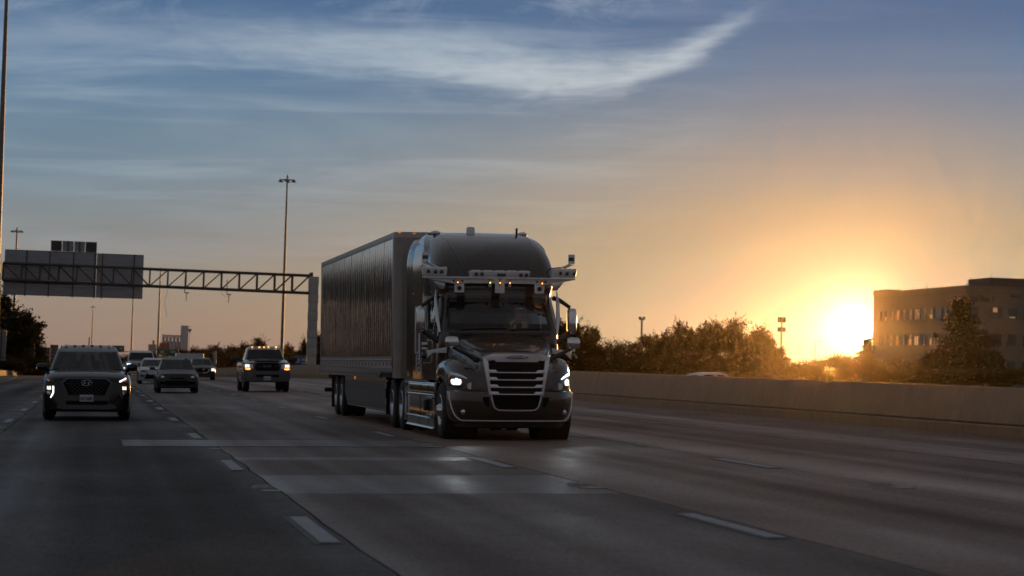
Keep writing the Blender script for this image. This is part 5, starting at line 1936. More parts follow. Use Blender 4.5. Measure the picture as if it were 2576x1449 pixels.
bv = [(0, .10, .10), (0, .10, .28), (0, .08, .48), (0, .06, .60), (0, .03, .66), (0, .0, .76), (0, .0, .86),
      (.17, .07, .56), (.23, .0, .36), (.17, -.22, .36), (.12, -.36, .42), (-.17, .07, .56), (-.23, .0, .36), (-.17, -.22, .36), (-.12, -.36, .42),
      (.10, -.10, .10), (.13, -.42, .10), (-.10, -.10, .10), (-.13, -.42, .10), (.13, -.50, -.25), (-.13, -.50, -.25)]
be = [(0, 1), (1, 2), (2, 3), (3, 4), (4, 5), (5, 6), (2, 7), (7, 8), (8, 9), (9, 10), (2, 11), (11, 12), (12, 13), (13, 14), (0, 15), (15, 16), (0, 17), (17, 18), (16, 19), (18, 20)]
brd = [.16, (.15, .12), (.16, .12), .075, .062, .09, .075, .075, .055, .045, .04, .075, .055, .045, .04, .09, .075, .09, .075, .06, .06]
skin_body(bv, be, brd, 'body', M['skin'], driver)
tor = skin_body([(0, .10, .10), (0, .10, .28), (0, .09, .50), (.17, .07, .55), (.23, .0, .36), (.19, -.16, .36), (-.17, .07, .55), (-.23, .0, .36), (-.19, -.16, .36)],
                [(0, 1), (1, 2), (2, 3), (3, 4), (4, 5), (2, 6), (6, 7), (7, 8)], [.18, (.17, .135), (.17, .13), .088, .068, .058, .088, .068, .058], 'shirt', M['shirt'], driver)
for s in (-1, 1):
    v = MB()
    v.loft([[(s * x0, y0, z0), (s * x1, y1, z1)] for x0, x1, y0, y1, z0, z1 in ((.055, .165, -.02, .0, .58, .565), (.06, .165, -.062, -.05, .50, .48), (.05, .165, -.068, -.055, .40, .36), (.045, .16, -.062, -.05, .25, .22))])
    v.build('safety_vest', M['vest'], driver)
    MB().ball((s * .036, -.093, .805), (.036, .014, .024), 10, 6, .7).build('sunglass_lens', M['shades'], driver)
    MB().ball((s * .088, .01, .785), (.014, .025, .035), 8, 6).build('ear', M['skin'], driver)
MB().ball((0, .02, .855), (.092, .105, .085), 12, 8).build('hair', M['hair'], driver)
MB().ball((0, -.10, .765), (.015, .02, .03), 8, 6).build('nose', M['skin'], driver)
MB().tube([(-.03, -.088, .725), (0, -.094, .722), (.03, -.088, .725)], .006, 5).build('mouth', M['shirt'], driver)

# ------------------------------------------------------------------ the trailer
trailer = thing('box_trailer', 'long silver box trailer with fluted polished sides coupled behind the truck', 'trailer', (TX, TY, 0))
H0, H1, HW_ = 1.10, 4.06, 1.295
Y0, Y1 = 6.02, 22.55
RC = .17
trm = {}


def fluted(name, c):
    m = mat(name, c, .075, .78, 0, .08, 3.0, stretch=(1, 1, .5), rvar=.03)
    t = m.node_tree
    b = t.nodes['Principled BSDF']
    co = t.nodes.new('ShaderNodeTexCoord')
    oi = t.nodes.new('ShaderNodeObjectInfo')
    ad = t.nodes.new('ShaderNodeVectorMath')
    t.links.new(co.outputs['Object'], ad.inputs[0])
    sc_ = t.nodes.new('ShaderNodeVectorMath')
    sc_.operation = 'SCALE'
    t.links.new(oi.outputs['Random'], sc_.inputs['Scale'])
    sc_.inputs[0].default_value = (37, 91, 53)
    t.links.new(sc_.outputs[0], ad.inputs[1])
    mp = t.nodes.new('ShaderNodeMapping')
    mp.inputs['Scale'].default_value = (1, 5.5, .9)
    t.links.new(ad.outputs[0], mp.inputs[0])
    n = t.nodes.new('ShaderNodeTexNoise')
    n.inputs['Scale'].default_value = 2.6
    n.inputs['Detail'].default_value = 4
    n.inputs['Distortion'].default_value = .5
    t.links.new(mp.outputs[0], n.inputs[0])
    bp = t.nodes.new('ShaderNodeBump')
    bp.inputs['Distance'].default_value = .0035
    bp.inputs['Strength'].default_value = .9
    t.links.new(n.outputs[0], bp.inputs['Height'])
    t.links.new(bp.outputs[0], b.inputs['Normal'])
    return m


M['flute'] = fluted('polished fluted sheet', (.50, .53, .57))
M['rail'] = mat('trailer rail aluminium', (.40, .39, .375), .36, .8, 0, .10, 6, bump=.001, bscale=60)
M['nose'] = mat('trailer nose sheet', (.30, .275, .25), .45, .6, 0, .08, 5)
M['skirt'] = mat('grey trailer skirt', (.085, .078, .068), .6, 0, .2, .15, 2.5)
# core body: nose with rounded corners, roof, floor, rear
out = []
for s, aa in ((-1, 1), (1, -1)):
    pass
cornL = [(-HW_ + RC - RC * cos(a), Y0 + RC - RC * sin(a)) for a in [pi / 2 * k / 6 for k in range(7)]]
ol = cornL + [(-x, y) for x, y in cornL[::-1]]
nose_m = MB()
nose_m.loft([[(x, y, z) for x, y in ol] for z in (H0, H1 - .11)])
nose_m.build('nose_wall', M['nose'], trailer, ang=30)
MB().loft([[(x * 1.004, y - .006, z) for x, y in ol] for z in (H1 - .115, H1 - .004)]).build('nose_cap', M['rail'], trailer, ang=40)
MB().loft([[(x * 1.004, y - .006, z) for x, y in ol] for z in (H0 - .06, H0 + .12)]).build('nose_sill', M['nose'], trailer, ang=40)
MB().prism(ol + [(HW_, Y1), (-HW_, Y1)], 'z', H1 - .03, H1).build('roof', M['rail'], trailer)
MB().prism([(x * .98, y + .03) for x, y in ol] + [(HW_ - .03, Y1 - .02), (-HW_ + .03, Y1 - .02)], 'z', H0 - .05, H0 + .06).build('floor', M['under'], trailer)
MB().box((0, Y1 - .05, (H0 + H1) / 2), (HW_ * 2, .08, H1 - H0)).build('rear_door', M['nose'], trailer, bevel=.01)
NPAN = 40
pw_ = (Y1 - .12 - (Y0 + .26)) / NPAN
fm = MB()
cols, rws = 9, 14
za, zb = 1.48, H1 - .13
rings = []
rnd = random.Random(3)
for r in range(rws + 1):
    z = za + (zb - za) * r / rws
    e = min(1, min(r, rws - r) / 2.0)
    rings.append([(-.0065 * e * sin(pi * c / cols) ** .8 - .002 * e * sin(3 * z + c), (c / cols - .5) * (pw_ - .006), z) for c in range(cols + 1)])
fm.loft(rings)
fl_l = fm.mesh('side_panel', M['flute'], ang=60)
fr_ = MB()
fr_.loft([[(-x, y, z) for x, y, z in r] for r in rings])
fl_r = fr_.mesh('side_panel', M['flute'], ang=60)
for k in range(NPAN):
    y = Y0 + .26 + pw_ * (k + .5)
    link('side_panel', fl_l, trailer, (-HW_, y, 0), (0, rnd.gauss(0, .0004), rnd.gauss(0, .0025)))
    link('side_panel', fl_r, trailer, (HW_, y, 0), (0, rnd.gauss(0, .0004), rnd.gauss(0, .003)))
rivet = MB().ball((0, 0, 0), (.006, .010, .010), 6, 3).mesh('rivet', M['under'])
for s in (-1, 1):
    x = s * HW_
    # inner liner behind the fluted sheets, rails and bands
    MB().box((x - s * .03, (Y0 + .2 + Y1) / 2, (H0 + H1) / 2), (.02, Y1 - Y0 - .25, H1 - H0 - .02)).build('side_liner', M['under'], trailer)
    MB().prism([(x - s * .02, H1 - .135), (x + s * .010, H1 - .13), (x + s * .012, H1 - .02), (x - s * .02, H1 + .004)], 'y', Y0 + .16, Y1).build('top_rail', M['rail'], trailer)
    MB().prism([(x - s * .03, 1.30), (x + s * .006, 1.30), (x + s * .006, 1.395), (x + s * .016, 1.405), (x + s * .016, 1.425), (x + s * .004, 1.435), (x + s * .004, 1.455), (x + s * .014, 1.462), (x + s * .014, 1.478), (x - s * .02, 1.485)], 'y', Y0 + .17, Y1).build('scuff_band', M['rail'], trailer)
    rail = MB()
    rail.prism([(Y0 + .17, H0 + .045), (Y0 + 2.2, H0 + .045), (Y0 + 2.55, H0 - .07), (Y1, H0 - .07), (Y1, 1.30), (Y0 + .17, 1.30)], 'x', x - s * .02, x + s * .014)
    rail.build('bottom_rail', M['rail'], trailer, bevel=.004)
    MB().box((x + s * .018, (Y0 + .17 + Y1) / 2, 1.288), (.012, Y1 - Y0 - .17, .014)).build('rail_lip', M['alu'], trailer)
    MB().box((x - s * .0, Y0 + .215, (H0 + H1) / 2), (.03, .09, H1 - H0 - .1)).build('corner_post', M['rail'], trailer, bevel=.006)
    MB().box((x, Y1 - .05, (H0 + H1) / 2), (.034, .11, H1 - H0)).build('rear_post', M['alu'], trailer, bevel=.006)
    for k in range(24):
        y = Y0 + .45 + .68 * k
        link('reflective_tape', MB().box((0, 0, 0), (.004, .30, .056)).mesh('reflective_tape', M['red_tape']) if k == 0 and s < 0 else bpy.data.meshes['reflective_tape'], trailer, (x + s * .0095, y, 1.332))
        link('white_tape', MB().box((0, 0, 0), (.004, .30, .056)).mesh('white_tape', M['white_tape']) if k == 0 and s < 0 else bpy.data.meshes['white_tape'], trailer, (x + s * .0095, y + .32, 1.332))
    rv = MB()
    for k in range(110):
        y = Y0 + .3 + .148 * k
        for z in (1.235, 1.165 - (.0 if y < Y0 + 2.4 else .06)):
            rv.box((x + s * .015, y, z), (.006, .018, .018))
    for k in range(110):
        rv.box((x + s * .013, Y0 + .3 + .148 * k, H1 - .10), (.006, .018, .012))
    stuff(rv.build('rivets', M['under'], trailer))
    # aerodynamic skirt
    skt = MB()
    skt.loft([[(s * (1.25 if z > .4 else 1.23), y + .0, z) for z in ((1.06, .95, .45, .33) if 8.0 < y < 15.9 else ((1.06, .95, .75, .62) if y >= 15.9 else (1.06, .95, .5, .36)))] for y in (7.75, 8.0, 9.5, 11, 12.5, 14, 15.3, 15.85, 16.35)])
    skt.build('side_skirt', M['skirt'], trailer, ang=40)
    MB().tube([(s * 1.23, 7.75, .36), (s * 1.23, 8.0, .33), (s * 1.23, 15.85, .33)], .016, 6).build('skirt_edge', M['black_trim'], trailer)
    MB().ball((s * 1.26, 13.9, 1.0), (.025, .06, .045), 8, 6).build('side_marker', M['lamp_amber_soft'], trailer)
    for y in (17.70, 19.06):
        wheel(trailer, s * 1.075, y, .51, TT, DEEP_RIM, (DEEP_HOLES,), s)
        link('wheel', TT, trailer, (s * .74, y, .51))
    MB().prism([(19.75, .18), (19.75, .98), (19.79, .98), (19.79, .18)], 'x', s * .62, s * 1.25).build('mud_flap', M['rubber'], trailer)
    MB().box((s * .5, 18.4, .88), (.09, 3.6, .26)).build('bogie_rail', M['under'], trailer)
    MB().tube([(s * .55, 9.0, 1.05), (s * .55, 9.0, .45)], .06, 8).box((s * .55, 9.0, .42), (.25, .25, .04)).build('landing_gear', M['under'], trailer)
    MB().lathe([(0, .05), (.03, .05)], (s * 1.22, Y1 - .0, H0 - .0), 'y', 12).build('tail_light', M['lamp_red'], trailer)
    MB().box((s * 1.24, Y1 - .02, H0 + .0), (.10, .05, .09)).build('tail_light', M['lamp_red'], trailer, bevel=.01)
    MB().ball((s * 1.20, Y0 - .0, H1 - .01), (.045, .03, .02), 8, 5).build('roof_marker', M['lamp_amber_soft'], trailer)
    MB().ball((s * .9, Y0 - .008, H1 - .03), (.045, .03, .02), 8, 5).build('roof_marker', M['lamp_amber_soft'], trailer)
for y in (17.70, 19.06):
    MB().tube([(-.9, y, .51), (.9, y, .51)], .075, 8).build('axle', M['under'], trailer)
MB().box((0, Y1 + .02, .60), (2.35, .10, .11)).box((-.6, Y1, .83), (.09, .08, .45)).box((.6, Y1, .83), (.09, .08, .45)).build('underride_guard', M['under'], trailer)
MB().box((0, 20.6, .98), (2.2, 3.4, .12)).build('rear_frame', M['under'], trailer)
for q in range(6):
    MB().box((0, 9.5 + q * 1.3, 1.03), (2.3, .08, .1)).build('cross_member', M['under'], trailer)
# ------------------------------------------------------------------ cars
M['car_black'] = mat('black car paint', (.003, .0033, .0045), .14, .0, .05, .08, 200)
M['car_grey'] = mat('grey pickup paint', (.055, .060, .074), .30, .5, 1.0, .08, 200)
M['car_dark'] = mat('dark grey car paint', (.007, .0075, .009), .32, .1, .06, .08, 200)
M['car_white'] = mat('white car paint', (.34, .36, .40), .30, .0, 1.0, .05, 100)
M['car_silver'] = mat('silver car paint', (.30, .31, .33), .30, .5, 1.0, .06, 200)
M['plate'] = mat('number plate', (.42, .44, .47), .45, 0, 0, .06, 20)
M['plate_ink'] = mat('plate lettering', (.03, .035, .06), .5, 0, 0, .1, 20)
M['dark_chrome'] = mat('dark satin grille trim', (.085, .09, .10), .30, .75, 0, .05, 20)
TYRES = {}


def car(name, label, cat, x, y, P, group='vehicles coming down the highway', yaw=0):
    W, L, H = P['W'] / 2, P['L'], P['H']
    t = thing(name, label, cat, (x + xroad(y), y, zroad(y)), yaw, group)
    paint = P['paint']
    R, TW = P.get('R', .34), P.get('TW', .235)
    ya, yb = P['axles']
    lo = P['low']
    cy, cz, bz = P['cowl_y'], P['cowl_z'], P['belt']
    hz = P['hood']
    nw = P.get('nose_w', (.80, .91, .97))
    wt = [(0, W * nw[0]), (.05, W * nw[1]), (.20, W * nw[2]), (.55, W * .995), (1.0, W), (L - .6, W), (L - .12, W * .95), (L, W * .86)]
    tz = [(0, hz - P.get('drop', .09)), (.05, hz - .03), (.18, hz), (cy * .55, hz + (cz - hz) * .55), (cy, cz), (cy + .12, bz), (L - .5, bz), (L - .1, bz - .03), (L, bz - .12)]
    if P.get('hood_line'):
        tz = P['hood_line'] + tz[4:]
    AR = R * 1.16

    def ar(yy):
        for c in (ya, yb):
            if abs(yy - c) < AR:
                return R + sqrt(AR * AR - (yy - c) ** 2)
        return 0
    sh = P.get('shoulder', .13)

    def ring(yy):
        w, tp = cr(wt, yy), cr(tz, yy)
        a = ar(yy)
        low = lo + (.05 if yy < .04 else 0)
        ctrl = [(0, tp + P.get('crown', .02)), (w * .35, tp + P.get('crown', .02) * .8), (w * .60, tp + .006), (w * .78, tp - .012), (w * .90, tp - sh * .45), (w * .97, tp - sh), (w, max(tp - sh * 2.2, a + .03)), (w * 1.0, max((tp + low) / 2, a + .02)), (w * .985, max(low + .10, a + .01)), (w * .965, max(low, a)), (w * .68, max(low, a)), (w * .66, low), (0, low)]
        return [Vector((p, yy, q)) for p, q in ctrl]
    yy = [0, .012, .03, .06, .10, .16, .24, .34]
    for c in (ya, yb):
        yy += [c + AR * q for q in (-1.02, -.99, -.94, -.8, -.6, -.3, 0, .3, .6, .8, .94, .99, 1.02)]
    yy += [cy, cy + .06, cy + .12, 1.9, 2.3, 2.7, L - .6, L - .3, L - .12, L - .05, L]
    yy = sorted(set(round(v, 3) for v in yy if 0 <= v <= L))
    b = MB()
    rings = [ring(v) for v in yy]
    b.loft(rings)
    n = len(rings[0])
    b.mirrored()
    for r in (rings[0], rings[-1]):
        b.add([tuple(p) for p in r] + [(-p.x, p.y, p.z) for p in r[1:-1]], [tuple(list(range(n)) + [2 * n - 3 - k for k in range(n - 2)])])
    body = b.build('body', paint, t, ang=38)
    # cabin from outlines at several heights
    gt, rz = P['glass_top'], H
    wb, wtop = P['cab_w']
    yf0, yf1, yr0, yr1 = P['cab_y']          # windscreen foot, windscreen head, rear foot, rear head
    rows = [bz - .03 if P.get('tub') else min(cz, bz) - .03, max(cz, bz) + .02, (cz + gt) / 2, gt, gt + (rz - gt) * .35, gt + (rz - gt) * .65, gt + (rz - gt) * .88, rz]

    def outline(k):
        z = rows[k]
        u = min(1, max(0, (z - rows[0]) / (gt - rows[0])))
        v = max(0, (z - gt) / (rz - gt))
        w = wb + (wtop - wb) * u - (wtop * .26) * v ** 2.2
        yf = yf0 + (yf1 - yf0) * u + v ** 1.3 * P.get('roof_run', .6)
        yr = yr0 + (yr1 - yr0) * u - v ** 1.8 * .35
        bow = .13
        pts = [Vector((w * .93 * q / 4, yf + bow * (q / 4) ** 2, z)) for q in range(5)]
        pts += [Vector((w * .975, yf + bow + .05, z)), Vector((w, yf + bow + .14, z))]
        y0, y1 = yf + bow + .14, yr - .16
        pts += [Vector((w * (1 - .02 * (q / 8) ** 2), y0 + (y1 - y0) * q / 8, z)) for q in range(1, 9)]
        pts += [Vector((w * .93, yr - .04, z)), Vector((w * .80, yr, z)), Vector((w * .4, yr + .03, z)), Vector((0, yr + .03, z))]
        return pts
    G_ = [outline(k) for k in range(len(rows))]
    n = len(G_[0])
    sh_, wsc, sdw, rrw = MB(), MB(), MB(), MB()
    for sg in (-1, 1):
        for k in range(len(rows) - 1):
            for i in range(n - 1):
                q = [G_[k][i], G_[k][i + 1], G_[k + 1][i + 1], G_[k + 1][i]]
                q = [(p.x * sg, p.y, p.z) for p in q]
                m = sh_
                if k in (1, 2) or (k == 0 and i < 4):
                    if i < 4:
                        m = wsc
                    elif 7 <= i <= 12 and k in (1, 2) and i != 10:
                        m = sdw
                    elif i >= n - 3:
                        m = rrw
                m.add(q, [(0, 1, 2, 3) if sg > 0 else (3, 2, 1, 0)])
    tp_ = G_[-1]
    sh_.add([tuple(p) for p in tp_] + [(-p.x, p.y, p.z) for p in tp_], [tuple(list(range(n)) + [2 * n - 1 - k for k in range(n)])])
    cabin = sh_.build('cabin', paint, t, ang=45)
    gm_ = P.get('glass', M['glass_car'])
    wsc.build('windscreen', gm_, t, ang=60)
    sdw.build('side_window', P.get('side_glass', M['glass_car']), t, ang=60)
    rrw.build('rear_window', P.get('rear_glass', gm_), t, ang=60)
    # inside: dashboard, seats, mirror
    MB().box((0, yf0 + .45, cz - .02), (wb * 1.8, .5, .10)).build('dashboard', M['interior'], t, bevel=.03)
    sy = yf0 + 1.15
    for x_ in (-.40, .40):
        ht = min(cz + .44, gt - .12)
        s_ = MB().box((x_, sy, (cz - .29 + ht - .11) / 2), (.52, .14, ht - .11 - cz + .29)).box((x_, sy + .02, ht), (.31, .11, .21))
        s_.build('seat', M['seat'], t, bevel=.05)
    rs = MB().box((0, min(sy + .95, yr0 - .35), cz - .02), (wb * 1.7, .16, .45))
    for x_ in (-.42, 0, .42):
        rs.box((x_, min(sy + .97, yr0 - .33), min(cz + .28, gt - .16)), (.34, .10, .18))
    rs.build('rear_seat', M['seat'], t, bevel=.04)
    MB().box((0, yf1 + .10, gt - .09), (.26, .04, .075)).tube([(0, yf1 + .08, gt), (0, yf1 + .10, gt - .06)], .012, 4).build('rear_view_mirror', M['interior'], t, bevel=.015)
    # wheels
    key = (R, TW)
    if key not in TYRES:
        TYRES[key] = (tyre_mesh('wheel', R, TW, R * .66, 3), rim_mesh('rim', [(.05, R * .66), (-TW * .42, R * .665), (-TW * .44, R * .62), (-TW * .25, R * .55), (-TW * .30, R * .2), (-TW * .36, R * .12)], M['alu']))
    for c in (ya, yb):
        for s in (-1, 1):
            w_ = link('wheel', TYRES[key][0], t, (s * (W - TW / 2 - .015), c, R), (0, 0, 0 if s < 0 else pi))
            link('rim', TYRES[key][1], w_)
    MB().box((0, L / 2, lo + .06), (W * 1.3, L * .9, .06)).build('underbody', M['under'], t)
    # mirrors
    mz, mx, my, mr = P['mirror']
    for s in (-1, 1):
        mm = MB().ball((s * mx, my, mz), mr, 14, 10, .6).tube([(s * (mx - mr[0] * .7), my, mz - mr[2] * .4), (s * (W - .08), my + .05, mz - mr[2] * 1.1)], [mr[2] * .45, mr[2] * .4], 6)
        m_ = mm.build('mirror', P.get('mirror_mat', paint), t)
        if P.get('mirror_led'):
            MB().ball((s * (mx + mr[0] * .85), my - mr[1] * .5, mz - .02), (.02, .02, .035), 6, 4).build('mirror_indicator', M['lamp_amber_soft'], m_)
    return t, bvh_of(body), body


def P2(q, s=1):
    """mirror a front panel outline"""
    return q if s > 0 else [(-a, b) for a, b in q][::-1]


def front(v, poly, nm, m, parent, off=.006, thick=.014, both=True, step=.05):
    out_ = []
    for s in ((1, -1) if both else (1,)):
        out_.append(patch(v, P2(poly, s), off, step, thick=thick).build(nm, m, parent, ang=60))
    return out_


def lettering(v, body_, z, w, size, m, parent, nm, off=.012, bold=.0, x=0, shear=0):
    c = on_surface(v, x, z, off)
    return link(nm, text_mesh(nm, body_, m, size, .004, shear, w, bold), parent, (x, c.y, z), (pi / 2, 0, 0))


def plate(v, z, txt, parent, w=.305, h=.155, ts=.10, header=None):
    c = on_surface(v, 0, z, .02)
    p = MB().box((0, c.y, z), (w, .008, h)).build('number_plate', M['plate'], parent, bevel=.003)
    link('plate_text', text_mesh('plate_text', txt, M['plate_ink'], ts, .002, 0, w * .86, .002), p, (0, c.y - .006, z - .012), (pi / 2, 0, 0))
    if header:
        link('plate_header', text_mesh('plate_header', header, M['plate_ink'], .03, .002, 0, w * .35), p, (0, c.y - .006, z + h * .36), (pi / 2, 0, 0))
    return p


# ---- the near black sport utility vehicle
suv, v, body = car('sport_utility_vehicle', 'black sport utility vehicle with a wide grille and lit lamps, nearest car at the left', 'car', -.19, 55.35, dict(
    W=1.975, L=4.98, H=1.70, low=.20, hood=.965, cowl_y=1.25, cowl_z=1.13, belt=1.10, axles=(.93, 3.83), R=.385, TW=.25, paint=M['car_black'], cab_w=(.865, .70), cab_y=(1.20, 1.98, 4.80, 4.45),
    glass_top=1.545, mirror=(1.19, 1.03, 1.72, (.125, .10, .085)), mirror_mat=M['car_black'], mirror_led=True, nose_w=(.84, .93, .975), roof_run=.7, drop=.07, rear_glass=M['glass_dark'], side_glass=M['glass_dark'], hood_line=[(0, .885), (.05, .945), (.15, .99), (.32, 1.04), (.52, 1.075), (.66, 1.086)]))
grf = front(v, [(0, .955), (-.42, .955), (-.46, .945), (-.585, .845), (-.585, .80), (-.50, .66), (-.50, .455), (.50, .455), (.50, .66), (.585, .80), (.585, .845), (.46, .945), (.42, .955)], 'grille_frame', M['dark_chrome'], suv, .006, .02, False)[0]
gr = front(v, [(0, .928), (-.41, .928), (-.52, .845), (-.43, .66), (-.40, .565), (.40, .565), (.43, .66), (.52, .845), (.41, .928)], 'grille', M['mesh_black'], suv, .010, .012, False)[0]
gp = MB()
for r in range(9):
    z = .905 - r * .040
    hw = .40 + (.928 - z) * 1.32 if z > .85 else .50 - (.85 - z) * .42
    nn = 6
    for q in range(-nn, nn + 1):
        x_ = q * .105 + (.052 if r % 2 else 0)
        if abs(x_) < hw - .05:
            c = on_surface(v, x_, z, .014)
            gp.box((x_, c.y, z), (.062, .012, .011))
stuff(gp.build('grille_cell', M['dark_chrome'], gr))
em = MB()
c = on_surface(v, 0, .845, .028)
em.tube([(.118 * cos(a), c.y, .845 + .062 * sin(a)) for a in [k * pi / 14 for k in range(29)]], .008, 6)
for s in (-1, 1):
    em.tube([(s * .055 + .022, c.y, .845 + .045), (s * .055 - .005, c.y, .845), (s * .055 - .028, c.y, .845 - .045)], [.006, .009, .006], 6)
em.tube([(-.06, c.y, .838), (-.02, c.y, .84), (.02, c.y, .85), (.06, c.y, .852)], .008, 6)
em.build('emblem', M['alu'], gr)
plate(v, .505, 'BW 56880', suv)
for s in (-1, 1):
    q = [(.71, .865), (.725, .895), (.86, .965), (.875, .935), (.80, .90), (.765, .868)]
    patch(v, P2(q, s), .008, .03, thick=.012).build('daytime_lamp', M['lamp_dim'] if s > 0 else M['dark_chrome'], suv, ang=60)
    patch(v, P2([(.815, .895), (.875, .930), (.878, .905), (.825, .872)], s), .009, .03, thick=.01).build('indicator', M['lamp_amber_soft'], suv, ang=60)
    hl = patch(v, P2([(.715, .775), (.885, .775), (.895, .66), (.87, .55), (.80, .505), (.76, .52), (.715, .60)], s), .007, .03, thick=.014).build('headlight', M['black_gloss'], suv, ang=60)
    patch(v, P2([(.785, .770), (.87, .770), (.872, .695), (.785, .695)], s), .012, .025, thick=.01).build('lamp_unit', M['lamp_warm'], hl, ang=60)
    patch(v, P2([(.79, .665), (.868, .665), (.862, .585), (.79, .585)], s), .012, .025, thick=.01).build('lower_lamp', M['chrome'], hl, ang=60)
    st = [(.718, .775), (.752, .775), (.752, .63), (.800, .515), (.785, .505), (.718, .61)]
    patch(v, P2(st, s), .013, .025, thick=.01).build('light_strip', M['lamp_dim'] if s < 0 else M['dark_chrome'], hl, ang=60)
front(v, [(-.62, .36), (-.50, .385), (-.42, .35), (.42, .35), (.50, .385), (.62, .36), (.66, .285), (.50, .26), (-.50, .26), (-.66, .285)][::-1], 'skid_plate', M['dark_chrome'], suv, .006, .012, False)
front(v, [(-.44, .445), (.44, .445), (.47, .36), (-.47, .36)][::-1], 'lower_intake', M['mesh_black'], suv, .004, .01, False)
for s in (-1, 1):
    MB().tube([(s * .60, 2.5, 1.655), (s * .60, 2.8, 1.69), (s * .60, 4.0, 1.69), (s * .58, 4.3, 1.65)], .014, 6).build('roof_rail', M['dark_chrome'], suv)
    MB().box((s * 1.0, 2.5, .90), (.03, .18, .03)).box((s * 1.0, 3.5, .92), (.03, .18, .03)).build('door_handle', M['chrome'], suv, bevel=.008)
for q in range(6):
    x_ = -.5 + .2 * q
    MB().box((x_, 2.62, 1.702), (.06, .12, .012)).build('roof_clip', M['alu'], suv, bevel=.004)
MB().tube([(.02, 4.0, 1.66), (.03, 4.1, 1.90)], .013, 5).build('aerial', M['black_trim'], suv)

# ---- grey pickup in the truck's lane
pk, v, body = car('pickup_truck', 'grey pickup with lit headlights and amber roof lamps, behind the semi trailer', 'car', 7.30, 105.6, dict(
    W=2.03, L=5.9, H=1.98, low=.42, hood=1.30, cowl_y=1.35, cowl_z=1.42, belt=1.32, axles=(.98, 4.75), R=.42, TW=.28, paint=M['car_grey'], cab_w=(.90, .74), cab_y=(1.30, 1.95, 3.75, 3.62), glass_top=1.84,
    mirror=(1.44, 1.27, 1.75, (.20, .10, .11)), mirror_mat=M['black_trim'], mirror_led=True, nose_w=(.93, .965, .985), shoulder=.10, roof_run=.45, glass=M['glass_dark'], side_glass=M['glass_car'], drop=.06))
gr = front(v, [(-.52, 1.24), (-.44, 1.285), (.44, 1.285), (.52, 1.24), (.57, 1.08), (.55, .93), (.47, .895), (-.47, .895), (-.55, .93), (-.57, 1.08)][::-1], 'grille_frame', M['car_grey'], pk, .02, .03, False)[0]
front(v, [(-.49, 1.225), (-.42, 1.26), (.42, 1.26), (.49, 1.225), (.54, 1.08), (.52, .945), (.45, .915), (-.45, .915), (-.52, .945), (-.54, 1.08)][::-1], 'grille', M['mesh_black'], pk, .026, .012, False)
for s in (-1, 1):
    bx = MB().tube([on_surface(v, s * a, b, .034) for a, b in ((.26, 1.145), (.50, 1.145), (.50, 1.085), (.26, 1.085), (.26, 1.145))], .007, 5)
    bx.build('grille_bracket', M['dark_chrome'], pk)
    hl = patch(v, P2([(.62, 1.20), (.965, 1.20), (.975, 1.02), (.60, 1.02)], s), .010, .05, thick=.02).build('headlight', M['silver'], pk, ang=60)
    patch(v, P2([(.765, 1.185), (.945, 1.185), (.945, 1.06), (.765, 1.06)], s), .018, .04, thick=.012).build('lamp_unit', M['lamp_warm'], hl, ang=60)
    patch(v, P2([(.72, 1.015), (.945, 1.015), (.935, .965), (.74, .965)], s), .012, .04, thick=.012).build('indicator', M['lamp_amber'], hl, ang=60)
    patch(v, P2([(.66, .76), (.87, .76), (.87, .635), (.70, .635)], s), .010, .04, thick=.014).build('fog_lamp', M['black_trim'], pk, ang=60)
    c = on_surface(v, s * .77, .70, .02)
    MB().lathe([(0, .03), (-.006, .03)], c, 'y', 12).build('fog_lens', M['chrome'], pk)
    MB().ball((s * 1.0, .35, 1.12), (.02, .05, .03), 6, 4).build('side_marker', M['lamp_amber_soft'], pk)
lettering(v, 'RAM', 1.115, .36, .14, M['dark_chrome'], pk, 'badge_letters', .045, .012)
bm_ = MB()
for s in (-1,):
    bm_.loft([[(x_, -.10 + .10 * (abs(x_) / 1.0) ** 3, z) for z in (.56, .60, .82, .86)] + [(x_, .05, .86)] for x_ in [-1.0 + .1 * k for k in range(21)]])
bp_o = bm_.build('bumper', M['car_grey'], pk, ang=40)
vb = bvh_of(bp_o)
front(vb, [(-.50, .755), (.50, .755), (.50, .645), (-.50, .645)][::-1], 'lower_intake', M['mesh_black'], pk, .006, .012, False)
plate(vb, .60, 'BYB\u00b70247', pk, .31, .16, .085)
for x_ in (-.52, -.20, .0, .20, .52):
    MB().ball((x_, 2.22, 1.955), (.035, .05, .018), 8, 5).build('roof_lamp', M['lamp_amber'], pk)
MB().prism([(2.2, 1.95), (2.28, 2.03), (2.36, 2.03), (2.4, 1.95)], 'x', -.39, -.36).build('roof_antenna', M['black_trim'], pk, bevel=.008)
hs = MB()
hs.loft([[(x_, y_, 1.305 + (y_ / 1.35) * .11 + h_) for x_, h_ in ((-.55, -.01), (-.45, .035), (0, .05), (.45, .035), (.55, -.01))] for y_ in (.12, .5, .9, 1.3)])
hs.build('hood_scoop', M['car_grey'], pk, ang=40)
bed = MB().box((0, 4.85, 1.36), (2.0, 2.0, .10))
bed.build('bed_rail', M['car_grey'], pk, bevel=.03)
for s in (-1, 1):
    MB().box((s * 1.02, 2.6, 1.15), (.03, .2, .04)).build('door_handle', M['chrome'], pk, bevel=.01)

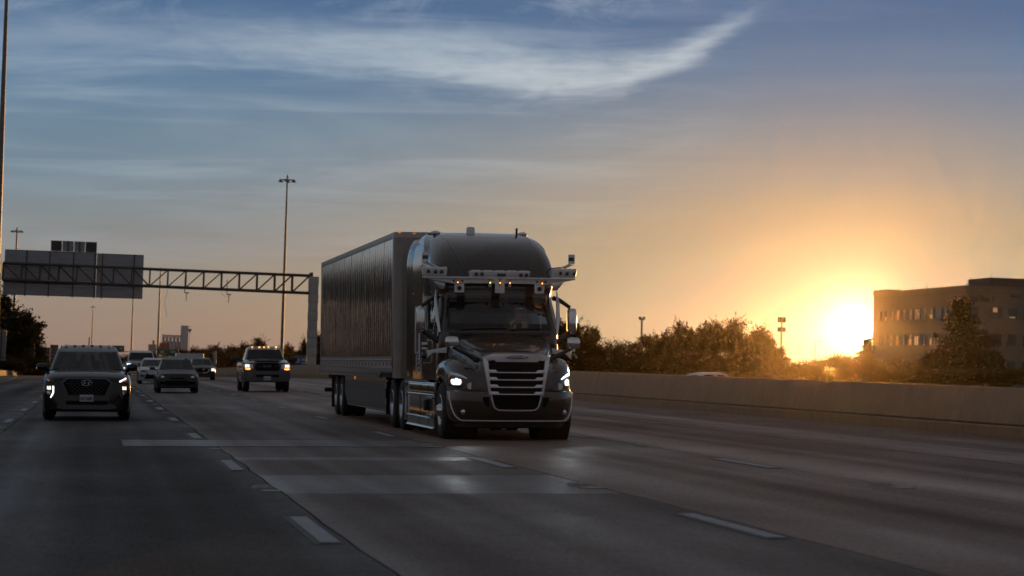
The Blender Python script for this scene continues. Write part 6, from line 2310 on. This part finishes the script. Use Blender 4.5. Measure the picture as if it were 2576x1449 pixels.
# ---- dark sedan in the middle lane
sd, v, body = car('sedan', 'dark unlit sedan in the middle lane left of the pickup, with people visible inside', 'car', 3.30, 100.4, dict(
    W=1.76, L=4.57, H=1.46, low=.20, hood=.80, cowl_y=1.15, cowl_z=.96, belt=.92, axles=(.90, 3.53), R=.32, TW=.215, paint=M['car_dark'], cab_w=(.76, .60), cab_y=(1.05, 1.85, 4.0, 3.4), glass_top=1.355,
    mirror=(1.00, 1.0, 1.45, (.115, .08, .065)), mirror_led=True, nose_w=(.80, .91, .97), drop=.10, shoulder=.15))
front(v, [(-.36, .60), (-.33, .655), (.33, .655), (.36, .60), (.34, .555), (-.34, .555)][::-1], 'grille_frame', M['dark_chrome'], sd, .008, .016, False)
front(v, [(-.34, .60), (-.31, .64), (.31, .64), (.34, .60), (.32, .57), (-.32, .57)][::-1], 'grille', M['mesh_black'], sd, .012, .012, False)
front(v, [(-.45, .52), (.45, .52), (.50, .30), (-.50, .30)][::-1], 'lower_intake', M['mesh_black'], sd, .006, .012, False)
for s in (-1, 1):
    hl = patch(v, P2([(.42, .685), (.76, .755), (.80, .70), (.78, .62), (.44, .61)], s), .008, .04, thick=.014).build('headlight', M['black_gloss'], sd, ang=60)
    patch(v, P2([(.55, .69), (.66, .71), (.66, .64), (.55, .635)], s), .014, .03, thick=.01).build('lamp_unit', M['chrome'], hl, ang=60)
for s in (-1, 1):
    MB().tube([(s * (.30 + .03 * k), .22 + .25 * k, .83 + .032 * k) for k in range(4)], [.004, .014, .014, .004], 5).build('hood_crease', M['car_dark'], body)
pe = thing('person', 'passenger silhouette in the dark sedan in the middle lane', 'person', (3.30 + .40, 100.4 + 2.05, .62))
skin_body([(0, .05, .1), (0, .05, .3), (0, .03, .47), (0, .0, .55), (0, -.02, .66), (0, -.01, .74), (.17, .03, .42), (.22, -.08, .22), (-.17, .03, .42), (-.22, -.08, .22), (.1, -.3, .1), (-.1, -.3, .1)],
          [(0, 1), (1, 2), (2, 3), (3, 4), (4, 5), (2, 6), (6, 7), (2, 8), (8, 9), (0, 10), (0, 11)], [.16, .15, .13, .06, .09, .075, .08, .06, .08, .06, .09, .09], 'body', M['shirt'], pe, 2)
MB().ball((0, 0, .73), (.09, .1, .075), 10, 7).build('hair', M['hair'], pe)

# ---- white sedan half hidden behind it
wh, v, body = car('sedan', 'white sedan with dark angular side vents, half hidden behind the dark sedan', 'car', 3.22, 136.0, dict(
    W=1.84, L=4.88, H=1.44, low=.18, hood=.82, cowl_y=1.2, cowl_z=.97, belt=.94, axles=(.95, 3.77), R=.33, TW=.225, paint=M['car_white'], cab_w=(.80, .62), cab_y=(1.1, 1.9, 4.3, 3.6), glass_top=1.34,
    mirror=(1.04, 1.02, 1.5, (.115, .08, .065)), glass=M['glass_dark'], side_glass=M['glass_dark'], nose_w=(.84, .92, .97), drop=.10))
front(v, [(-.45, .60), (-.30, .52), (.30, .52), (.45, .60), (.50, .42), (.62, .28), (-.62, .28), (-.50, .42)][::-1], 'grille', M['mesh_black'], wh, .008, .014, False)
for s in (-1, 1):
    patch(v, P2([(.45, .72), (.80, .78), (.82, .72), (.70, .66), (.45, .66)], s), .008, .04, thick=.014).build('headlight', M['black_gloss'], wh, ang=60)
    patch(v, P2([(.60, .50), (.78, .54), (.74, .42), (.66, .32)], s), .008, .04, thick=.014).build('side_vent', M['black_trim'], wh, ang=60)

# ---- silver pickup behind
sp_, v, body = car('pickup_truck', 'silver pickup with one bright bluish headlight showing between the black vehicle and the white sedan', 'car', 3.0, 161.0, dict(
    W=2.03, L=5.8, H=1.93, low=.40, hood=1.18, cowl_y=1.35, cowl_z=1.32, belt=1.25, axles=(.98, 4.6), R=.41, TW=.27, paint=M['car_silver'], cab_w=(.90, .76), cab_y=(1.25, 1.85, 3.7, 3.6), glass_top=1.79,
    mirror=(1.35, 1.2, 1.7, (.15, .09, .10)), mirror_mat=M['black_trim'], nose_w=(.93, .965, .985), glass=M['glass_dark'], side_glass=M['glass_dark']))
front(v, [(-.62, 1.08), (.62, 1.08), (.60, .70), (-.60, .70)][::-1], 'grille', M['mesh_black'], sp_, .01, .014, False)
for s in (-1, 1):
    hl = patch(v, P2([(.66, 1.10), (.97, 1.12), (.97, .95), (.66, .95)], s), .01, .04, thick=.014).build('headlight', M['black_gloss'], sp_, ang=60)
    patch(v, P2([(.69, 1.07), (.95, 1.09), (.95, .98), (.69, .98)], s), .016, .04, thick=.014).build('lamp_unit', M['lamp_white'] if s < 0 else M['lamp_dim'], hl, ang=60)

# ---- black car behind the near utility vehicle
bk, v, body = car('hatchback', 'black car with one bright headlight peeping out behind the near black vehicle', 'car', 1.55, 172.0, dict(
    W=1.80, L=4.4, H=1.60, low=.20, hood=.90, cowl_y=1.1, cowl_z=1.04, belt=1.0, axles=(.88, 3.5), R=.34, TW=.225, paint=M['car_black'], cab_w=(.78, .64), cab_y=(1.0, 1.75, 4.2, 3.9), glass_top=1.47,
    mirror=(1.02, 1.08, 1.4, (.115, .08, .07)), glass=M['glass_dark'], side_glass=M['glass_dark']))
for s in (-1, 1):
    hl = patch(v, P2([(.50, .78), (.82, .82), (.82, .66), (.52, .66)], s), .01, .04, thick=.014).build('headlight', M['black_gloss'], bk, ang=60)
    patch(v, P2([(.56, .79), (.76, .80), (.76, .68), (.56, .68)], s), .016, .04, thick=.014).build('lamp_unit', M['lamp_white'], hl, ang=60)
    MB().ball((s * .84, .18, .68), (.03, .05, .04), 6, 4).build('indicator', M['lamp_amber_soft'], bk)
front(v, [(-.42, .74), (.42, .74), (.46, .40), (-.46, .40)][::-1], 'grille', M['mesh_black'], bk, .008, .014, False)

# ---- small dark sedan far back in the right lane
ns, v, body = car('sedan', 'small dark sedan with one bright headlight left of the pickup in the far lane', 'car', 7.08, 163.2, dict(
    W=1.74, L=4.5, H=1.50, low=.19, hood=.84, cowl_y=1.1, cowl_z=1.0, belt=.96, axles=(.88, 3.5), R=.32, TW=.21, paint=M['car_dark'], cab_w=(.75, .60), cab_y=(1.0, 1.8, 4.0, 3.5), glass_top=1.39,
    mirror=(1.0, 1.04, 1.4, (.11, .08, .065)), glass=M['glass_dark'], side_glass=M['glass_dark']))
front(v, [(-.40, .72), (.40, .72), (.28, .52), (-.28, .52)][::-1], 'grille', M['mesh_black'], ns, .008, .014, False)
for s in (-1, 1):
    MB().tube([on_surface(v, s * a, b, .016) for a, b in ((.46, .74), (.38, .60), (.28, .50), (.0, .49))], .018, 5).build('grille_trim', M['chrome'], ns)
    hl = patch(v, P2([(.50, .74), (.80, .80), (.82, .68), (.54, .62)], s), .01, .04, thick=.014).build('headlight', M['black_gloss'], ns, ang=60)
    patch(v, P2([(.58, .77), (.78, .79), (.78, .62), (.58, .62)], s), .018, .04, thick=.014).build('lamp_unit', M['lamp_warm'] if s > 0 else M['chrome'], hl, ang=60)

# ---- roof of a car on the other carriageway, and parked things past the barrier
op, v, body = car('sedan', 'white car on the opposite carriageway, only its roof showing over the median barrier', 'car', 0, 0, dict(
    W=1.80, L=4.6, H=1.45, low=.20, hood=.85, cowl_y=1.1, cowl_z=.98, belt=.94, axles=(.9, 3.55), R=.33, TW=.215, paint=M['car_white'], cab_w=(.78, .62), cab_y=(1.05, 1.85, 4.1, 3.5), glass_top=1.33,
    mirror=(1.0, 1.0, 1.45, (.11, .08, .06))), None)
q = at(1604, 934.5, 106)
op.location = (q.x + .3, 104.5, q.z - 1.45)
op.rotation_euler = (0, 0, radians(-78))
for k, (px, py, cl, lb_) in enumerate(((905 + 12, 916, 'car_dark', 'dark car beyond the barrier left of the pickup'), (893, 917, 'car_silver', 'silver car beyond the barrier behind the small dark sedan'))):
    pass
q = at(478, 889, 420)
bt = thing('delivery_truck', 'pale box truck top far back above the dark sedan roof', 'truck', (q.x, 420, q.z - 3.4))
MB().box((0, 3, 2.15), (4.6, 6, 2.5)).build('cargo_box', M['car_white'], bt, bevel=.03)
MB().box((-2.9, 3, 1.9), (1.2, 2.0, 2.0)).build('cab', M['car_white'], bt, bevel=.15)
MB().box((0, 3, .8), (6.6, 2.0, .2)).build('chassis', M['under'], bt)
for sx in (-2.8, 1.6):
    link('wheel', TYRES[(.42, .28)][0], bt, (sx, 2.1, .42), (0, 0, pi / 2))
    link('wheel', TYRES[(.42, .28)][0], bt, (sx, 3.9, .42), (0, 0, pi / 2))

# ------------------------------------------------------------------ haze added to imitate lens glare round the sun
HZ = MB().box((280, 790, 4.8), (1500, 1700, 46))
hz = stuff(HZ.build('haze', None))
hm = bpy.data.materials.new('sun glare haze')
hm.use_nodes = True
t = hm.node_tree
t.nodes.remove(t.nodes['Principled BSDF'])
vol = t.nodes.new('ShaderNodeVolumePrincipled')
vol.inputs['Color'].default_value = (1.0, .80, .48, 1)
vol.inputs['Density'].default_value = .0000125
vol.inputs['Anisotropy'].default_value = .95
t.links.new(vol.outputs[0], t.nodes['Material Output'].inputs['Volume'])
hz.data.materials.append(hm)
